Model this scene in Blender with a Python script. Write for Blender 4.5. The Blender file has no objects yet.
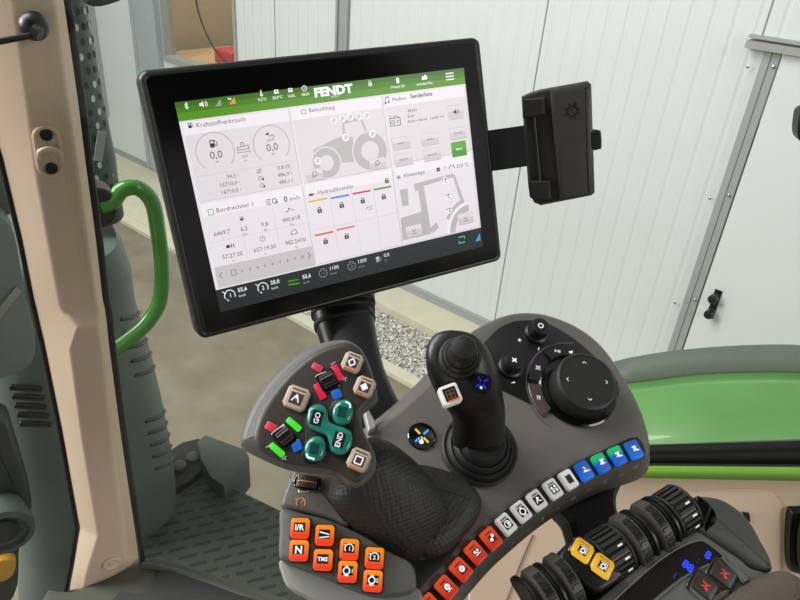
import bpy, bmesh, math, random
from mathutils import Vector, Matrix
random.seed(7)
PI = math.pi
C = bpy.context.scene.collection
sc = bpy.context.scene

# ------------------------------------------------------------------ camera
F = 677.0; CX, CY = 400.0, 300.0
EYE = Vector((0, 0, 2.70))
dn = Vector((-100, 1180, 677)).normalized()          # world "down" seen in camera axes (x right, y down, z forward)
upc = -dn
fwc = Vector((0, 0, 1)); fwc = (fwc - fwc.dot(upc) * upc).normalized()
rtc = fwc.cross(upc)
RC = Matrix((rtc, fwc, upc))                          # camera axes -> world axes
cam = bpy.data.objects.new('camera', bpy.data.cameras.new('camera'))
C.objects.link(cam)
cam.data.sensor_width = 36; cam.data.lens = F / 800 * 36; cam.data.clip_start = 0.01
cx_, cy_, cz_ = RC @ Vector((1, 0, 0)), RC @ Vector((0, -1, 0)), RC @ Vector((0, 0, -1))
m = Matrix((cx_, cy_, cz_)).transposed().to_4x4(); m.translation = EYE
cam.matrix_world = m
sc.camera = cam

# ------------------------------------------------------------------ world, light, exposure
sc.view_settings.view_transform = 'Standard'; sc.view_settings.look = 'None'
sc.view_settings.exposure = 0.0; sc.view_settings.gamma = 1.0
w = bpy.data.worlds.new('barn_light'); sc.world = w; w.use_nodes = True
bg = w.node_tree.nodes['Background']; bg.inputs[0].default_value = (0.83, 0.84, 0.84, 1); bg.inputs[1].default_value = 0.50
def area(name, loc, target, size, power, col=(1, 1, 1)):
    l = bpy.data.lights.new(name, 'AREA'); l.shape = 'SQUARE'; l.size = size; l.energy = power; l.color = col
    o = bpy.data.objects.new(name, l); C.objects.link(o); o.location = loc
    o.rotation_euler = (Vector(target) - Vector(loc)).to_track_quat('-Z', 'Y').to_euler()
    return o
area('roof_light', (-3.5, 1.5, 6.5), (0.3, 4.5, 0.5), 3.0, 330, (1.0, 1.0, .99))
area('windscreen_daylight', (-4.2, .6, 3.9), (-.2, .6, 2.3), 1.8, 230, (1.0, .98, .95))
area('yard_light', (4.5, -2.5, 5.0), (0.2, 1.0, 2.0), 2.5, 120, (1.0, 0.98, 0.93))

# ------------------------------------------------------------------ geometry helpers
def ray(px, py): return RC @ Vector(((px - CX) / F, (py - CY) / F, 1))
def at(px, py, d): return EYE + ray(px, py) * d
class Plane:
    def __init__(s, p, n): s.p = Vector(p); s.n = Vector(n).normalized()
    def hit(s, px, py, h=0.0):
        r = ray(px, py); return EYE + r * (((s.p - EYE).dot(s.n) + h) / r.dot(s.n))
    def frame(s, px, py, ux=0, uy=-20, h=0.0, off=0.0):
        o = s.hit(px, py, h); y = (s.hit(px + ux, py + uy, h) - o).normalized(); x = y.cross(s.n)
        return fr(o + s.n * off, x, y, s.n)
def fr(o, x, y, z):
    m = Matrix((x, y, z)).transposed().to_4x4(); m.translation = o; return m
WM = {}
def link(o, mw, parent=None):
    C.objects.link(o); WM[o.name] = mw.copy()
    if parent:
        o.parent = parent; o.matrix_parent_inverse = WM[parent.name].inverted()
    o.matrix_basis = mw
    return o
def tag(o, label=None, cat=None, group=None, kind=None):
    if label: o['label'] = label
    if cat: o['category'] = cat
    if group: o['group'] = group
    if kind: o['kind'] = kind
    return o
def thing(name, loc, label, cat, group=None):
    o = bpy.data.objects.new(name, None); o.empty_display_size = .02
    link(o, Matrix.Translation(Vector(loc))); return tag(o, label, cat, group)
def mesh(name, verts, faces, mats, mi=None, mw=None, parent=None, smooth=True, ang=35):
    me = bpy.data.meshes.new(name)
    mw = mw or Matrix()
    me.from_pydata([tuple(v) for v in verts], [], faces)
    if not isinstance(mats, (list, tuple)): mats = [mats]
    for k in mats: me.materials.append(k)
    if mi:
        for p, i in zip(me.polygons, mi): p.material_index = i
    bm = bmesh.new(); bm.from_mesh(me); bmesh.ops.recalc_face_normals(bm, faces=bm.faces) if not mi else None
    bm.to_mesh(me); bm.free()
    if smooth:
        me.shade_smooth(); me.set_sharp_from_angle(angle=math.radians(ang))
    o = bpy.data.objects.new(name, me)
    return link(o, mw, parent)
def wmesh(name, verts, faces, mats, parent=None, centre=None, **k):
    """mesh given in world points, stored about its own centre"""
    c = centre or sum((Vector(v) for v in verts), Vector()) / len(verts)
    return mesh(name, [Vector(v) - c for v in verts], faces, mats, mw=Matrix.Translation(c), parent=parent, **k)
def smooth_closed(pts, n=6):
    N = len(pts); out = []
    for i in range(N):
        p0, p1, p2, p3 = [Vector(pts[(i + k) % N]) for k in (-1, 0, 1, 2)]
        for j in range(n):
            t = j / n
            out.append(.5 * ((2 * p1) + (p2 - p0) * t + (2 * p0 - 5 * p1 + 4 * p2 - p3) * t * t + (3 * p1 - p0 - 3 * p2 + p3) * t ** 3))
    return out
def smooth_open(pts, n=6):
    pts = [Vector(p) for p in pts]; P = [2 * pts[0] - pts[1]] + pts + [2 * pts[-1] - pts[-2]]; out = []
    for i in range(1, len(P) - 2):
        p0, p1, p2, p3 = P[i - 1:i + 3]
        for j in range(n):
            t = j / n
            out.append(.5 * ((2 * p1) + (p2 - p0) * t + (2 * p0 - 5 * p1 + 4 * p2 - p3) * t * t + (3 * p1 - p0 - 3 * p2 + p3) * t ** 3))
    out.append(pts[-1]); return out
def inset(pts, d):
    N = len(pts); A = sum(pts[i].x * pts[(i + 1) % N].y - pts[(i + 1) % N].x * pts[i].y for i in range(N))
    s = 1 if A > 0 else -1; out = []
    for i in range(N):
        a, b, c = pts[i - 1], pts[i], pts[(i + 1) % N]
        e1 = (b - a).normalized(); e2 = (c - b).normalized()
        n1 = Vector((-e1.y, e1.x)) * s; n2 = Vector((-e2.y, e2.x)) * s
        nn = (n1 + n2); nn = nn.normalized() if nn.length > 1e-6 else n1
        k = max(.45, nn.dot(n1)); out.append(b + nn * d / k)
    return out
def slab2(name, pts2, profile, mat, mw, parent=None, ang=40, centre=True):
    """closed outline in 2D lofted through (inset, height) rings, first = bottom"""
    pts2 = [Vector((p[0], p[1])) for p in pts2]; N = len(pts2); V = []; Fc = []
    for d, h in profile:
        for p in (inset(pts2, d) if abs(d) > 1e-9 else pts2): V.append((p.x, p.y, h))
    for r in range(len(profile) - 1):
        for i in range(N):
            a, b = r * N + i, r * N + (i + 1) % N; Fc.append((a, b, b + N, a + N))
    Fc.append(tuple(range(N))[::-1]); L = (len(profile) - 1) * N; Fc.append(tuple(range(L, L + N)))
    return mesh(name, V, Fc, mat, mw=mw, parent=parent, ang=ang)
def traced(name, pxs, plane, profile, mat, parent=None, n=5, h=0.0, up=(0, -20), sm=True, ang=40):
    c = sum((Vector(p) for p in pxs), Vector((0, 0))) / len(pxs)
    M = plane.frame(c.x, c.y, up[0], up[1], h); Mi = M.inverted()
    pts = [(Mi @ plane.hit(p[0], p[1], h)).to_2d() for p in pxs]
    if sm: pts = smooth_closed(pts, n)
    return slab2(name, pts, profile, mat, M, parent, ang)
def rrect(w, h, r, n=4):
    out = []
    for cx, cy, a0 in ((w/2-r, h/2-r, 0), (-w/2+r, h/2-r, 90), (-w/2+r, -h/2+r, 180), (w/2-r, -h/2+r, 270)):
        for k in range(n + 1):
            a = math.radians(a0 + 90 * k / n); out.append((cx + r * math.cos(a), cy + r * math.sin(a)))
    return out
def circle(r, n=32): return [(r * math.cos(2*PI*k/n), r * math.sin(2*PI*k/n)) for k in range(n)]
def lathe(name, prof, mat, mw, parent=None, n=48, ang=35, sx=1, sy=1):
    V = []; Fc = []
    for r, z in prof:
        for k in range(n): V.append((r * math.cos(2*PI*k/n) * sx, r * math.sin(2*PI*k/n) * sy, z))
    for j in range(len(prof) - 1):
        for k in range(n):
            a, b = j*n + k, j*n + (k+1) % n; Fc.append((a, b, b+n, a+n))
    Fc.append(tuple(range(n))[::-1]); L = (len(prof)-1)*n; Fc.append(tuple(range(L, L+n)))
    return mesh(name, V, Fc, mat, mw=mw, parent=parent, ang=ang)
def loft(name, rings, mat, parent=None, cap=True, ang=50):
    n = len(rings[0]); V = [v for r in rings for v in r]; Fc = []
    for j in range(len(rings)-1):
        for k in range(n):
            a, b = j*n + k, j*n + (k+1) % n; Fc.append((a, b, b+n, a+n))
    if cap: Fc.append(tuple(range(n))[::-1]); L = (len(rings)-1)*n; Fc.append(tuple(range(L, L+n)))
    return wmesh(name, V, Fc, mat, parent, ang=ang)
def tube(name, pts, r, mat, parent=None, n=14, sub=6, rs=None):
    P = smooth_open(pts, sub) if len(pts) > 2 else [Vector(p) for p in pts]; rings = []
    t = (P[1]-P[0]).normalized(); u = t.orthogonal().normalized()
    for i, p in enumerate(P):
        t = (P[min(i+1, len(P)-1)] - P[max(i-1, 0)]).normalized(); u = (u - t * u.dot(t)).normalized(); v = t.cross(u)
        q = rs[0] + (rs[-1]-rs[0]) * i/(len(P)-1) if rs else r
        rings.append([p + (u * math.cos(2*PI*k/n) + v * math.sin(2*PI*k/n)) * q for k in range(n)])
    return loft(name, rings, mat, parent)
def ellring(c, x, y, a, b, n=28, e=2.0):
    out = []
    for k in range(n):
        t = 2*PI*k/n; ct, st = math.cos(t), math.sin(t)
        out.append(c + x * a * math.copysign(abs(ct) ** (2/e), ct) + y * b * math.copysign(abs(st) ** (2/e), st))
    return out
def boxes(name, bs, mat, mw, parent=None, bev=0.0, mi=None):
    """bs: list of (x0,x1,y0,y1,z0,z1) in local axes"""
    V = []; Fc = []
    for x0, x1, y0, y1, z0, z1 in bs:
        b = len(V); V += [(x, y, z) for z in (z0, z1) for x, y in ((x0, y0), (x1, y0), (x1, y1), (x0, y1))]
        Fc += [(b+3, b+2, b+1, b), (b+4, b+5, b+6, b+7)] + [(b+i, b+(i+1) % 4, b+4+(i+1) % 4, b+4+i) for i in range(4)]
    o = mesh(name, V, Fc, mat, mw=mw, parent=parent, smooth=bev > 0)
    if bev:
        d = o.modifiers.new('bevel', 'BEVEL'); d.width = bev; d.segments = 3; d.limit_method = 'ANGLE'
    return o
def rails(name, rs, mat, thick=0.01, parent=None, n=6, sgn=1):
    R_ = [smooth_open([at(*p) for p in r], n) for r in rs]; k = len(R_[0]); V = [v for r in R_ for v in r]; Fc = []
    for j in range(len(R_)-1):
        for i in range(k-1): Fc.append((j*k+i, j*k+i+1, (j+1)*k+i+1, (j+1)*k+i))
    o = wmesh(name, V, Fc, mat, parent, ang=45)
    s = o.modifiers.new('solid', 'SOLIDIFY'); s.thickness = thick; s.offset = -1 * sgn
    return o

# ------------------------------------------------------------------ materials
def lin(c): c /= 255.0; return c / 12.92 if c <= .04045 else ((c + .055) / 1.055) ** 2.4
def L3(rgb): return (lin(rgb[0]), lin(rgb[1]), lin(rgb[2]), 1)
MC = {}
def mat(name, rgb, rough=.5, metal=0, noise=.12, scale=30, bump=0.0, bscale=400, emit=None, es=0.0, coat=0, spec=.5):
    if name in MC: return MC[name]
    m = bpy.data.materials.new(name); m.use_nodes = True; nt = m.node_tree; b = nt.nodes['Principled BSDF']; MC[name] = m
    b.inputs['Roughness'].default_value = rough; b.inputs['Metallic'].default_value = metal
    b.inputs['Coat Weight'].default_value = coat; b.inputs['Specular IOR Level'].default_value = spec
    b.inputs['Base Color'].default_value = L3(rgb)
    tc = nt.nodes.new('ShaderNodeTexCoord')
    if noise:
        nz = nt.nodes.new('ShaderNodeTexNoise'); nz.inputs['Scale'].default_value = scale; nz.inputs['Detail'].default_value = 6
        mx = nt.nodes.new('ShaderNodeMix'); mx.data_type = 'RGBA'
        c = L3(rgb); k1, k2 = 1 - noise, 1 + noise
        mx.inputs[6].default_value = (c[0]*k1, c[1]*k1, c[2]*k1, 1); mx.inputs[7].default_value = (min(1, c[0]*k2), min(1, c[1]*k2), min(1, c[2]*k2), 1)
        nt.links.new(tc.outputs['Object'], nz.inputs['Vector']); nt.links.new(nz.outputs['Fac'], mx.inputs[0]); nt.links.new(mx.outputs[2], b.inputs['Base Color'])
    if bump:
        n2 = nt.nodes.new('ShaderNodeTexNoise'); n2.inputs['Scale'].default_value = bscale; n2.inputs['Detail'].default_value = 3
        bp = nt.nodes.new('ShaderNodeBump'); bp.inputs['Strength'].default_value = bump; bp.inputs['Distance'].default_value = .002
        nt.links.new(tc.outputs['Object'], n2.inputs['Vector']); nt.links.new(n2.outputs['Fac'], bp.inputs['Height']); nt.links.new(bp.outputs['Normal'], b.inputs['Normal'])
    if emit: b.inputs['Emission Color'].default_value = L3(emit); b.inputs['Emission Strength'].default_value = es
    return m
def glow(name, rgb, es=1.0, rough=.35):                              # lit screen pixels and backlit legends
    if name in MC: return MC[name]
    m = mat(name, (6, 6, 6), rough, noise=0, emit=rgb, es=es, spec=.3); return m
def gradglow(name, top, bot, es, pos=(.15, .85)):
    if name in MC: return MC[name]
    m = mat(name, tuple(v*.45 for v in bot), .4, noise=0, emit=top, es=es, coat=.1); nt = m.node_tree; b = nt.nodes['Principled BSDF']
    tc = nt.nodes.new('ShaderNodeTexCoord'); sp = nt.nodes.new('ShaderNodeSeparateXYZ'); cr = nt.nodes.new('ShaderNodeValToRGB')
    cr.color_ramp.elements[0].color = L3(bot); cr.color_ramp.elements[1].color = L3(top)
    cr.color_ramp.elements[0].position = pos[0]; cr.color_ramp.elements[1].position = pos[1]
    nt.links.new(tc.outputs['Generated'], sp.inputs[0]); nt.links.new(sp.outputs['Y'], cr.inputs[0]); nt.links.new(cr.outputs[0], b.inputs['Emission Color'])
    return m
M_shell = mat('console_shell', (98, 95, 90), .48, noise=.05, scale=40, bump=.15, bscale=1500)
M_shell2 = mat('console_shell_cool', (92, 92, 88), .5, noise=.05, bump=.12, bscale=1500)
M_light = mat('light_grey_plastic', (150, 150, 145), .4, noise=.04, bump=.05)
M_dark = mat('charcoal_plastic', (34, 32, 30), .5, noise=.08, bump=.2, bscale=1200)
M_face = mat('dark_bronze_plastic', (54, 49, 44), .42, noise=.05, bump=.1, bscale=1500)
M_black = mat('black_plastic', (15, 15, 15), .38, noise=.1, bump=.08, bscale=900)
M_rubber = mat('black_rubber', (15, 15, 15), .6, noise=.1)
M_gloss = mat('gloss_black', (8, 8, 9), .12, noise=0, coat=.3)
M_bezel = mat('screen_glass_black', (5, 5, 6), .22, noise=0)
M_beige = mat('beige_cab_trim', (213, 189, 164), .55, noise=.04, scale=6, bump=.15, bscale=700)
M_green = mat('tractor_green_paint', (58, 132, 42), .25, noise=.1, scale=8, coat=.5)
M_white = mat('white_key', (222, 220, 214), .35, noise=.03, emit=(225, 225, 220), es=.18)
M_red = mat('red_mark', (200, 40, 50), .4, noise=0, emit=(220, 40, 60), es=.25)
M_chrome = mat('chrome', (190, 190, 190), .2, metal=1, noise=0)
g_white = glow('legend_white', (245, 245, 250), 1.0)
g_black = mat('legend_black', (18, 18, 20), .4, noise=0)
g_red = glow('legend_red', (235, 60, 60), .9); g_green = glow('legend_green', (80, 240, 50), 1); g_blue = glow('legend_blue', (40, 120, 230), 1)
g_dblue = glow('digit_blue', (40, 70, 255), 1.1); g_amber = glow('legend_amber', (255, 205, 70), 1); g_sky = glow('legend_sky', (60, 180, 255), 1)
g_orange = glow('legend_orange', (235, 110, 60), .8)
M_orange = gradglow('orange_backlit_key', (250, 150, 25), (238, 62, 30), .85)
M_redkey = gradglow('red_backlit_key', (228, 82, 40), (205, 45, 25), .75)
M_bluekey = gradglow('blue_backlit_key', (20, 80, 165), (25, 110, 215), .8)
M_bgkey = gradglow(pos=(.5, .72), name='blue_green_backlit_key', top=(20, 190, 80), bot=(20, 95, 200), es=.8)
M_yelkey = gradglow('yellow_backlit_key', (225, 165, 30), (245, 190, 50), .75)
M_teal = mat('teal_key', (30, 112, 98), .22, noise=.03, coat=.4, emit=(20, 100, 85), es=.22)

# ------------------------------------------------------------------ flat drawing (legends, screen pages)
_tx = {}
def text_geo(s, bold):
    if (s, bold) in _tx: return _tx[(s, bold)]
    cu = bpy.data.curves.new('t', 'FONT'); cu.body = s; cu.size = 1; cu.resolution_u = 2; cu.offset = .055 if bold == 3 else .035 if bold == 2 else (.018 if bold else 0)
    o = bpy.data.objects.new('t', cu); C.objects.link(o); bpy.context.view_layer.update()
    me = o.evaluated_get(bpy.context.evaluated_depsgraph_get()).to_mesh()
    v = [(q.co.x, q.co.y) for q in me.vertices]; f = [tuple(p.vertices) for p in me.polygons]
    wd = max([q[0] for q in v] or [0]); o.evaluated_get(bpy.context.evaluated_depsgraph_get()).to_mesh_clear()
    bpy.data.objects.remove(o); bpy.data.curves.remove(cu); _tx[(s, bold)] = (v, f, wd); return _tx[(s, bold)]
class Draw:
    def __init__(s, unit=.001, step=.00006): s.v = []; s.f = []; s.m = []; s.mats = []; s.u = unit; s.st = step
    def _mi(s, m):
        if m not in s.mats: s.mats.append(m)
        return s.mats.index(m)
    def poly(s, pts, m, z=1):
        b = len(s.v); A = sum(pts[i][0]*pts[(i+1) % len(pts)][1] - pts[(i+1) % len(pts)][0]*pts[i][1] for i in range(len(pts)))
        if A < 0: pts = pts[::-1]
        s.v += [(x*s.u, y*s.u, z*s.st) for x, y in pts]; s.f.append(tuple(range(b, b+len(pts)))); s.m.append(s._mi(m))
    def rect(s, x, y, w, h, m, z=1): s.poly([(x-w/2, y-h/2), (x+w/2, y-h/2), (x+w/2, y+h/2), (x-w/2, y+h/2)], m, z)
    def disc(s, x, y, r, m, z=1, n=24): s.poly([(x+r*math.cos(2*PI*k/n), y+r*math.sin(2*PI*k/n)) for k in range(n)], m, z)
    def arc(s, x, y, r0, r1, a0, a1, m, z=1, n=20):
        P = [(math.cos(math.radians(a0+(a1-a0)*k/n)), math.sin(math.radians(a0+(a1-a0)*k/n))) for k in range(n+1)]
        for k in range(n):
            s.poly([(x+r0*P[k][0], y+r0*P[k][1]), (x+r1*P[k][0], y+r1*P[k][1]), (x+r1*P[k+1][0], y+r1*P[k+1][1]), (x+r0*P[k+1][0], y+r0*P[k+1][1])], m, z)
    def line(s, x0, y0, x1, y1, w, m, z=1):
        d = math.hypot(x1-x0, y1-y0) or 1; nx, ny = -(y1-y0)/d*w/2, (x1-x0)/d*w/2
        s.poly([(x0+nx, y0+ny), (x1+nx, y1+ny), (x1-nx, y1-ny), (x0-nx, y0-ny)], m, z)
    def path(s, pts, w, m, z=1):
        for a, b in zip(pts, pts[1:]): s.line(a[0], a[1], b[0], b[1], w, m, z)
    def text(s, t, x, y, size, m, z=2, al='c', bold=0, sx=1):
        v, f, wd = text_geo(t, bold); dx = {'c': -wd/2, 'l': 0, 'r': -wd}[al]; b = len(s.v)
        s.v += [((x+(p[0]+dx)*size*sx)*s.u, (y+(p[1]-.35)*size)*s.u, z*s.st) for p in v]
        i = s._mi(m)
        for q in f: s.f.append(tuple(b+k for k in q)); s.m.append(i)
    def build(s, name, mw, parent, z0=.0002):
        return mesh(name, [(a, b, c+z0) for a, b, c in s.v], s.f, s.mats, s.m, mw, parent, smooth=False)
def gear(d, x, y, r, m, z=2, t=''):                                   # a cruise-speed style dial mark
    d.arc(x, y, r*.72, r, -50, 230, m, z); d.line(x, y, x+r*.5, y+r*.4, r*.25, m, z)
    if t: d.text(t, x, y-r*.1, r*1.3, m, z+1)

# ================================================================== OUTSIDE: ground, barn wall
GZ = 0.0
ground = Plane((0, 0, GZ), (0, 0, 1))
hd = (RC @ Vector((-968, -472, 677))); hd.z = 0; hd.normalize()       # direction of the barn wall
G0 = ground.hit(440, 311)
out = Vector((-hd.y, hd.x, 0)); 
if out.dot(G0 - EYE) > 0: out = -out                                  # wall faces the cab
WL = fr(G0, -hd, -out, Vector((0, 0, 1)))                             # local: x to the right along the wall, y into the wall, z up
if (WL.to_3x3().determinant()) < 0: WL = fr(G0, -hd, out.cross(Vector((0,0,1))), Vector((0, 0, 1)))
WLi = WL.inverted(); wallp = Plane(G0, out)
def WX(px, py): return WLi @ wallp.hit(px, py)
def GX(px, py): return WLi @ ground.hit(px, py)
def wall_mat(name, rgb, pitch, depth, rough=.35):
    m = mat(name, rgb, rough, noise=.03, scale=1.5); nt = m.node_tree; b = nt.nodes['Principled BSDF']
    tc = nt.nodes.new('ShaderNodeTexCoord'); wv = nt.nodes.new('ShaderNodeTexWave'); wv.wave_profile = 'SIN'
    wv.inputs['Scale'].default_value = 2*PI/pitch/20/1.0; wv.inputs['Distortion'].default_value = 0
    cr = nt.nodes.new('ShaderNodeValToRGB'); cr.color_ramp.elements[0].position = .0; cr.color_ramp.elements[1].position = .22
    bp = nt.nodes.new('ShaderNodeBump'); bp.inputs['Strength'].default_value = depth; bp.inputs['Distance'].default_value = .01
    nt.links.new(tc.outputs['Object'], wv.inputs['Vector']); nt.links.new(wv.outputs['Fac'], cr.inputs[0]); nt.links.new(cr.outputs[0], bp.inputs['Height']); nt.links.new(bp.outputs['Normal'], b.inputs['Normal'])
    return m
M_wall = wall_mat('ribbed_white_steel_panel', (206, 211, 209), .11, .35)
M_wallflat = mat('flat_white_steel_panel', (208, 214, 211), .4, noise=.03, scale=2)
M_trimgrey = mat('grey_steel_trim', (150, 154, 152), .4, noise=.04)
M_conc = mat('worn_concrete', (122, 115, 98), .75, noise=.55, scale=3.2, bump=.4, bscale=40)
M_kerb = mat('pale_kerb_concrete', (196, 192, 170), .8, noise=.12, scale=9, bump=.3, bscale=80)

wt = WX(163, 30).x, WX(237, 30).x                                     # window opening
wz0 = WX(200, 70).z; TOPZ = 4.6
doorx0 = WX(768, 70).x; doorz = WX(752, 47).z
print('window', wt, wz0, 'door', doorx0, doorz, 'G0', G0)
xl, xr = -9.0, 4.5
boxes('wall_barn', [(xl, wt[0], 0, .12, .10, TOPZ), (wt[0], wt[1], 0, .12, .10, wz0), (wt[1], doorx0, 0, .12, .10, TOPZ), (doorx0, xr, 0, .12, doorz, TOPZ)], M_wall, WL)['kind'] = 'structure'
k = 0
def trim(bs, m, label=None, kind='structure'):
    global k; k += 1
    o = boxes('trim_%d' % k, bs, m, WL); o['kind'] = kind; return o
# door
dr = boxes('door_1', [(doorx0 + .05, xr, -.03, .05, .10, doorz)], M_wallflat, WL); dr['kind'] = 'structure'
trim([(doorx0 - .035, doorx0 + .0, -.035, .0, .10, doorz), (doorx0, doorx0 + .04, -.028, .0, .10, doorz)], M_trimgrey)
trim([(WX(748, 48).x, xr, -.07, .0, doorz, doorz + .035)], M_light)
trim([(WX(748, 48).x, xr, -.05, .0, doorz + .045, doorz + .06)], M_trimgrey)
hx = WX(712, 302)
for nm, px, py in (('door_handle', 718, 294), ('door_handle', 714, 309)):
    q = WX(px, py); lathe(nm, [(.018, 0), (.018, .004), (.012, .01), (.012, .03), (.026, .04), (.026, .07), (.02, .078)], M_black, WL @ Matrix.Translation((q.x, -.03, q.z)) @ Matrix.Rotation(PI/2, 4, 'X'), dr, n=24)
q = WX(716, 302); boxes('handle_plate', [(q.x-.02, q.x+.02, -.036, -.03, q.z-.09, q.z+.09)], M_black, WL, dr)
for px, py in ((750, 66), (712, 197), (677, 301), (775, 66), (731, 194), (697, 298)):
    q = WX(px, py); lathe('screw', [(.008, 0), (.008, .002), (.004, .004)], M_chrome, WL @ Matrix.Translation((q.x, -.035, q.z)) @ Matrix.Rotation(PI/2, 4, 'X'), dr, n=12)
# panel joints
for px, py, wd in ((548, 3, .006), (772, 5, .006), (275, 20, .006)):
    q = WX(px, py)
    trim([(q.x - wd/2, q.x + wd/2, -.003, 0, .12 if px < 700 else doorz+.06, TOPZ)], mat('joint_grey', (120, 124, 120), .6))  # thin grey strip along each panel joint
q0, q1 = WX(338, 20), WX(350, 20)
trim([(q0.x, q0.x+.02, -.03, 0, .1, TOPZ), (q0.x+.02, q1.x-.02, -.012, 0, .1, TOPZ), (q1.x-.02, q1.x, -.03, 0, .1, TOPZ)], M_trimgrey)
q0, q1 = WX(138, 40), WX(160, 20)
trim([(q0.x, q1.x, -.06, 0, .1, TOPZ), (q0.x + .05, q0.x + .07, -.07, 0, .1, TOPZ)], mat('blue_grey_steel_post', (158, 166, 168), .4))
# left flat wall beyond the post
trim([(xl, q0.x, -.02, 0, .1, TOPZ)], M_wallflat)
# slim white upright with a grey slot at far left
q = WX(101, 30)
boxes('wall_bracket', [(q.x-.11, q.x-.03, -.07, -.02, q.z-.9, q.z+.6)], M_trimgrey, WL)
tag(bpy.data.objects['wall_bracket'], 'grey upright rail on the white barn wall beside the perforated exhaust guard', 'rail')
# flashing at the wall foot
trim([(xl, doorx0, -.05, .0, .07, .10), (xl, doorx0, -.035, .0, .10, .12)], M_trimgrey)
# plinth, gravel, kerb, floor (distances taken across the wall direction)
yp = GX(369, 306).y; yg = GX(373, 356).y; yk = GX(376, 368).y; print('strips', yp, yg, yk)
trim([(xl, xr, yp, .1, -.1, .07)], M_kerb)
trim([(xl, xr, yk, yg, -.1, .03)], M_kerb)
gx0 = GX(215, 250).x
trim([(xl, gx0, yg, yp, -.1, .035)], M_kerb)
fl = boxes('floor', [(-9, 9, -9, 9, -.3, -.005)], M_conc, Matrix.Translation((0, 3, 0))); fl['kind'] = 'structure'
M_grav = mat('grey_white_gravel', (170, 168, 160), .85, noise=0)
nt = M_grav.node_tree; b = nt.nodes['Principled BSDF']; tc = nt.nodes.new('ShaderNodeTexCoord'); vo = nt.nodes.new('ShaderNodeTexVoronoi'); vo.inputs['Scale'].default_value = 60
cr = nt.nodes.new('ShaderNodeValToRGB'); cr.color_ramp.elements[0].color = L3((105, 104, 98)); cr.color_ramp.elements[1].color = L3((235, 232, 222))
nt.links.new(tc.outputs['Object'], vo.inputs['Vector']); nt.links.new(vo.outputs['Color'], cr.inputs[0]); nt.links.new(cr.outputs[0], b.inputs['Base Color'])
# gravel: real pebbles laid over a bed, one uncountable mass
V = []; Fc = []
V += [(gx0, yg, .0), (1.6, yg, .0), (1.6, yp, .0), (gx0, yp, .0)]; Fc.append((0, 1, 2, 3))
for i in range(9000):
    x = random.uniform(gx0, 1.2); y = random.uniform(yg + .008, yp - .008); r = random.uniform(.008, .017); z = random.uniform(0, .02); b0 = len(V)
    a = random.uniform(0, PI); rx, ry, rz = r, r * random.uniform(.6, 1), r * random.uniform(.5, .8)
    for vx, vy, vz in ((1, 0, 0), (0, 1, 0), (-1, 0, 0), (0, -1, 0), (0, 0, 1)):
        V.append((x + rx*vx*math.cos(a) - ry*vy*math.sin(a), y + rx*vx*math.sin(a) + ry*vy*math.cos(a), z + rz*vz))
    Fc += [(b0, b0+1, b0+4), (b0+1, b0+2, b0+4), (b0+2, b0+3, b0+4), (b0+3, b0, b0+4)]
g = mesh('gravel', V, Fc, M_grav, mw=WL, smooth=False)
tag(g, 'grey and white gravel in the bed between wall foot and kerb', 'gravel', kind='stuff')
# barn window with a workshop bench behind it
wn = boxes('window_1', [(wt[0], wt[0]+.03, -.02, .1, wz0, TOPZ), (wt[1]-.03, wt[1], -.02, .1, wz0, TOPZ), (wt[0], wt[1], -.03, .1, wz0, wz0+.04)], mat('window_frame_grey', (150, 154, 150), .4), WL); wn['kind'] = 'structure'
M_glass = bpy.data.materials.new('clear_glass'); M_glass.use_nodes = True; nt = M_glass.node_tree
for n_ in list(nt.nodes): nt.nodes.remove(n_)
o_ = nt.nodes.new('ShaderNodeOutputMaterial'); t_ = nt.nodes.new('ShaderNodeBsdfTransparent'); gl = nt.nodes.new('ShaderNodeBsdfGlossy'); mx = nt.nodes.new('ShaderNodeMixShader'); fz = nt.nodes.new('ShaderNodeMath'); lw_ = nt.nodes.new('ShaderNodeLayerWeight'); pw_ = nt.nodes.new('ShaderNodeMath')
t_.inputs[0].default_value = (.97, .98, .97, 1); gl.inputs['Roughness'].default_value = .03
pw_.operation = 'POWER'; pw_.inputs[1].default_value = 4; nt.links.new(lw_.outputs['Facing'], pw_.inputs[0]); fz.operation = 'MULTIPLY_ADD'; fz.inputs[1].default_value = .5; fz.inputs[2].default_value = .02; nt.links.new(pw_.outputs[0], fz.inputs[0])
nt.links.new(fz.outputs[0], mx.inputs[0]); nt.links.new(t_.outputs[0], mx.inputs[1]); nt.links.new(gl.outputs[0], mx.inputs[2]); nt.links.new(mx.outputs[0], o_.inputs[0])
boxes('pane', [(wt[0]+.05, wt[1]-.03, .04, .046, wz0+.04, TOPZ)], M_glass, WL, wn)
M_pl = mat('warm_beige_plaster', (190, 175, 150), .8)
for nm_, bb in (('wall_workshop_back', (wt[0]-.6, wt[1]+.6, 1.3, 1.35, .1, TOPZ)), ('wall_workshop_left', (wt[0]-.65, wt[0]-.6, .12, 1.3, .1, TOPZ)), ('wall_workshop_right', (wt[1]+.6, wt[1]+.65, .12, 1.3, .1, TOPZ)), ('floor_workshop', (wt[0]-.6, wt[1]+.6, .12, 1.3, .1, .15))):
    boxes(nm_, [bb], M_pl, WL)['kind'] = 'structure'
area('workshop_fill', WL @ Vector((sum(wt)/2, .6, TOPZ + .1)), WL @ Vector((sum(wt)/2, .7, 0)), 1.0, 60, (1.0, .93, .8))  # unseen lamp added to brighten the room behind the window
t = thing('workbench', WL @ Vector((sum(wt)/2, .7, .15)), 'wooden workbench inside the barn behind the window pane', 'workbench')
boxes('bench_top', [(wt[0]-.4, wt[1]+.55, .25, 1.05, wz0-.08, wz0-.02)], mat('bench_wood', (190, 160, 125), .6), WL, t)
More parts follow.
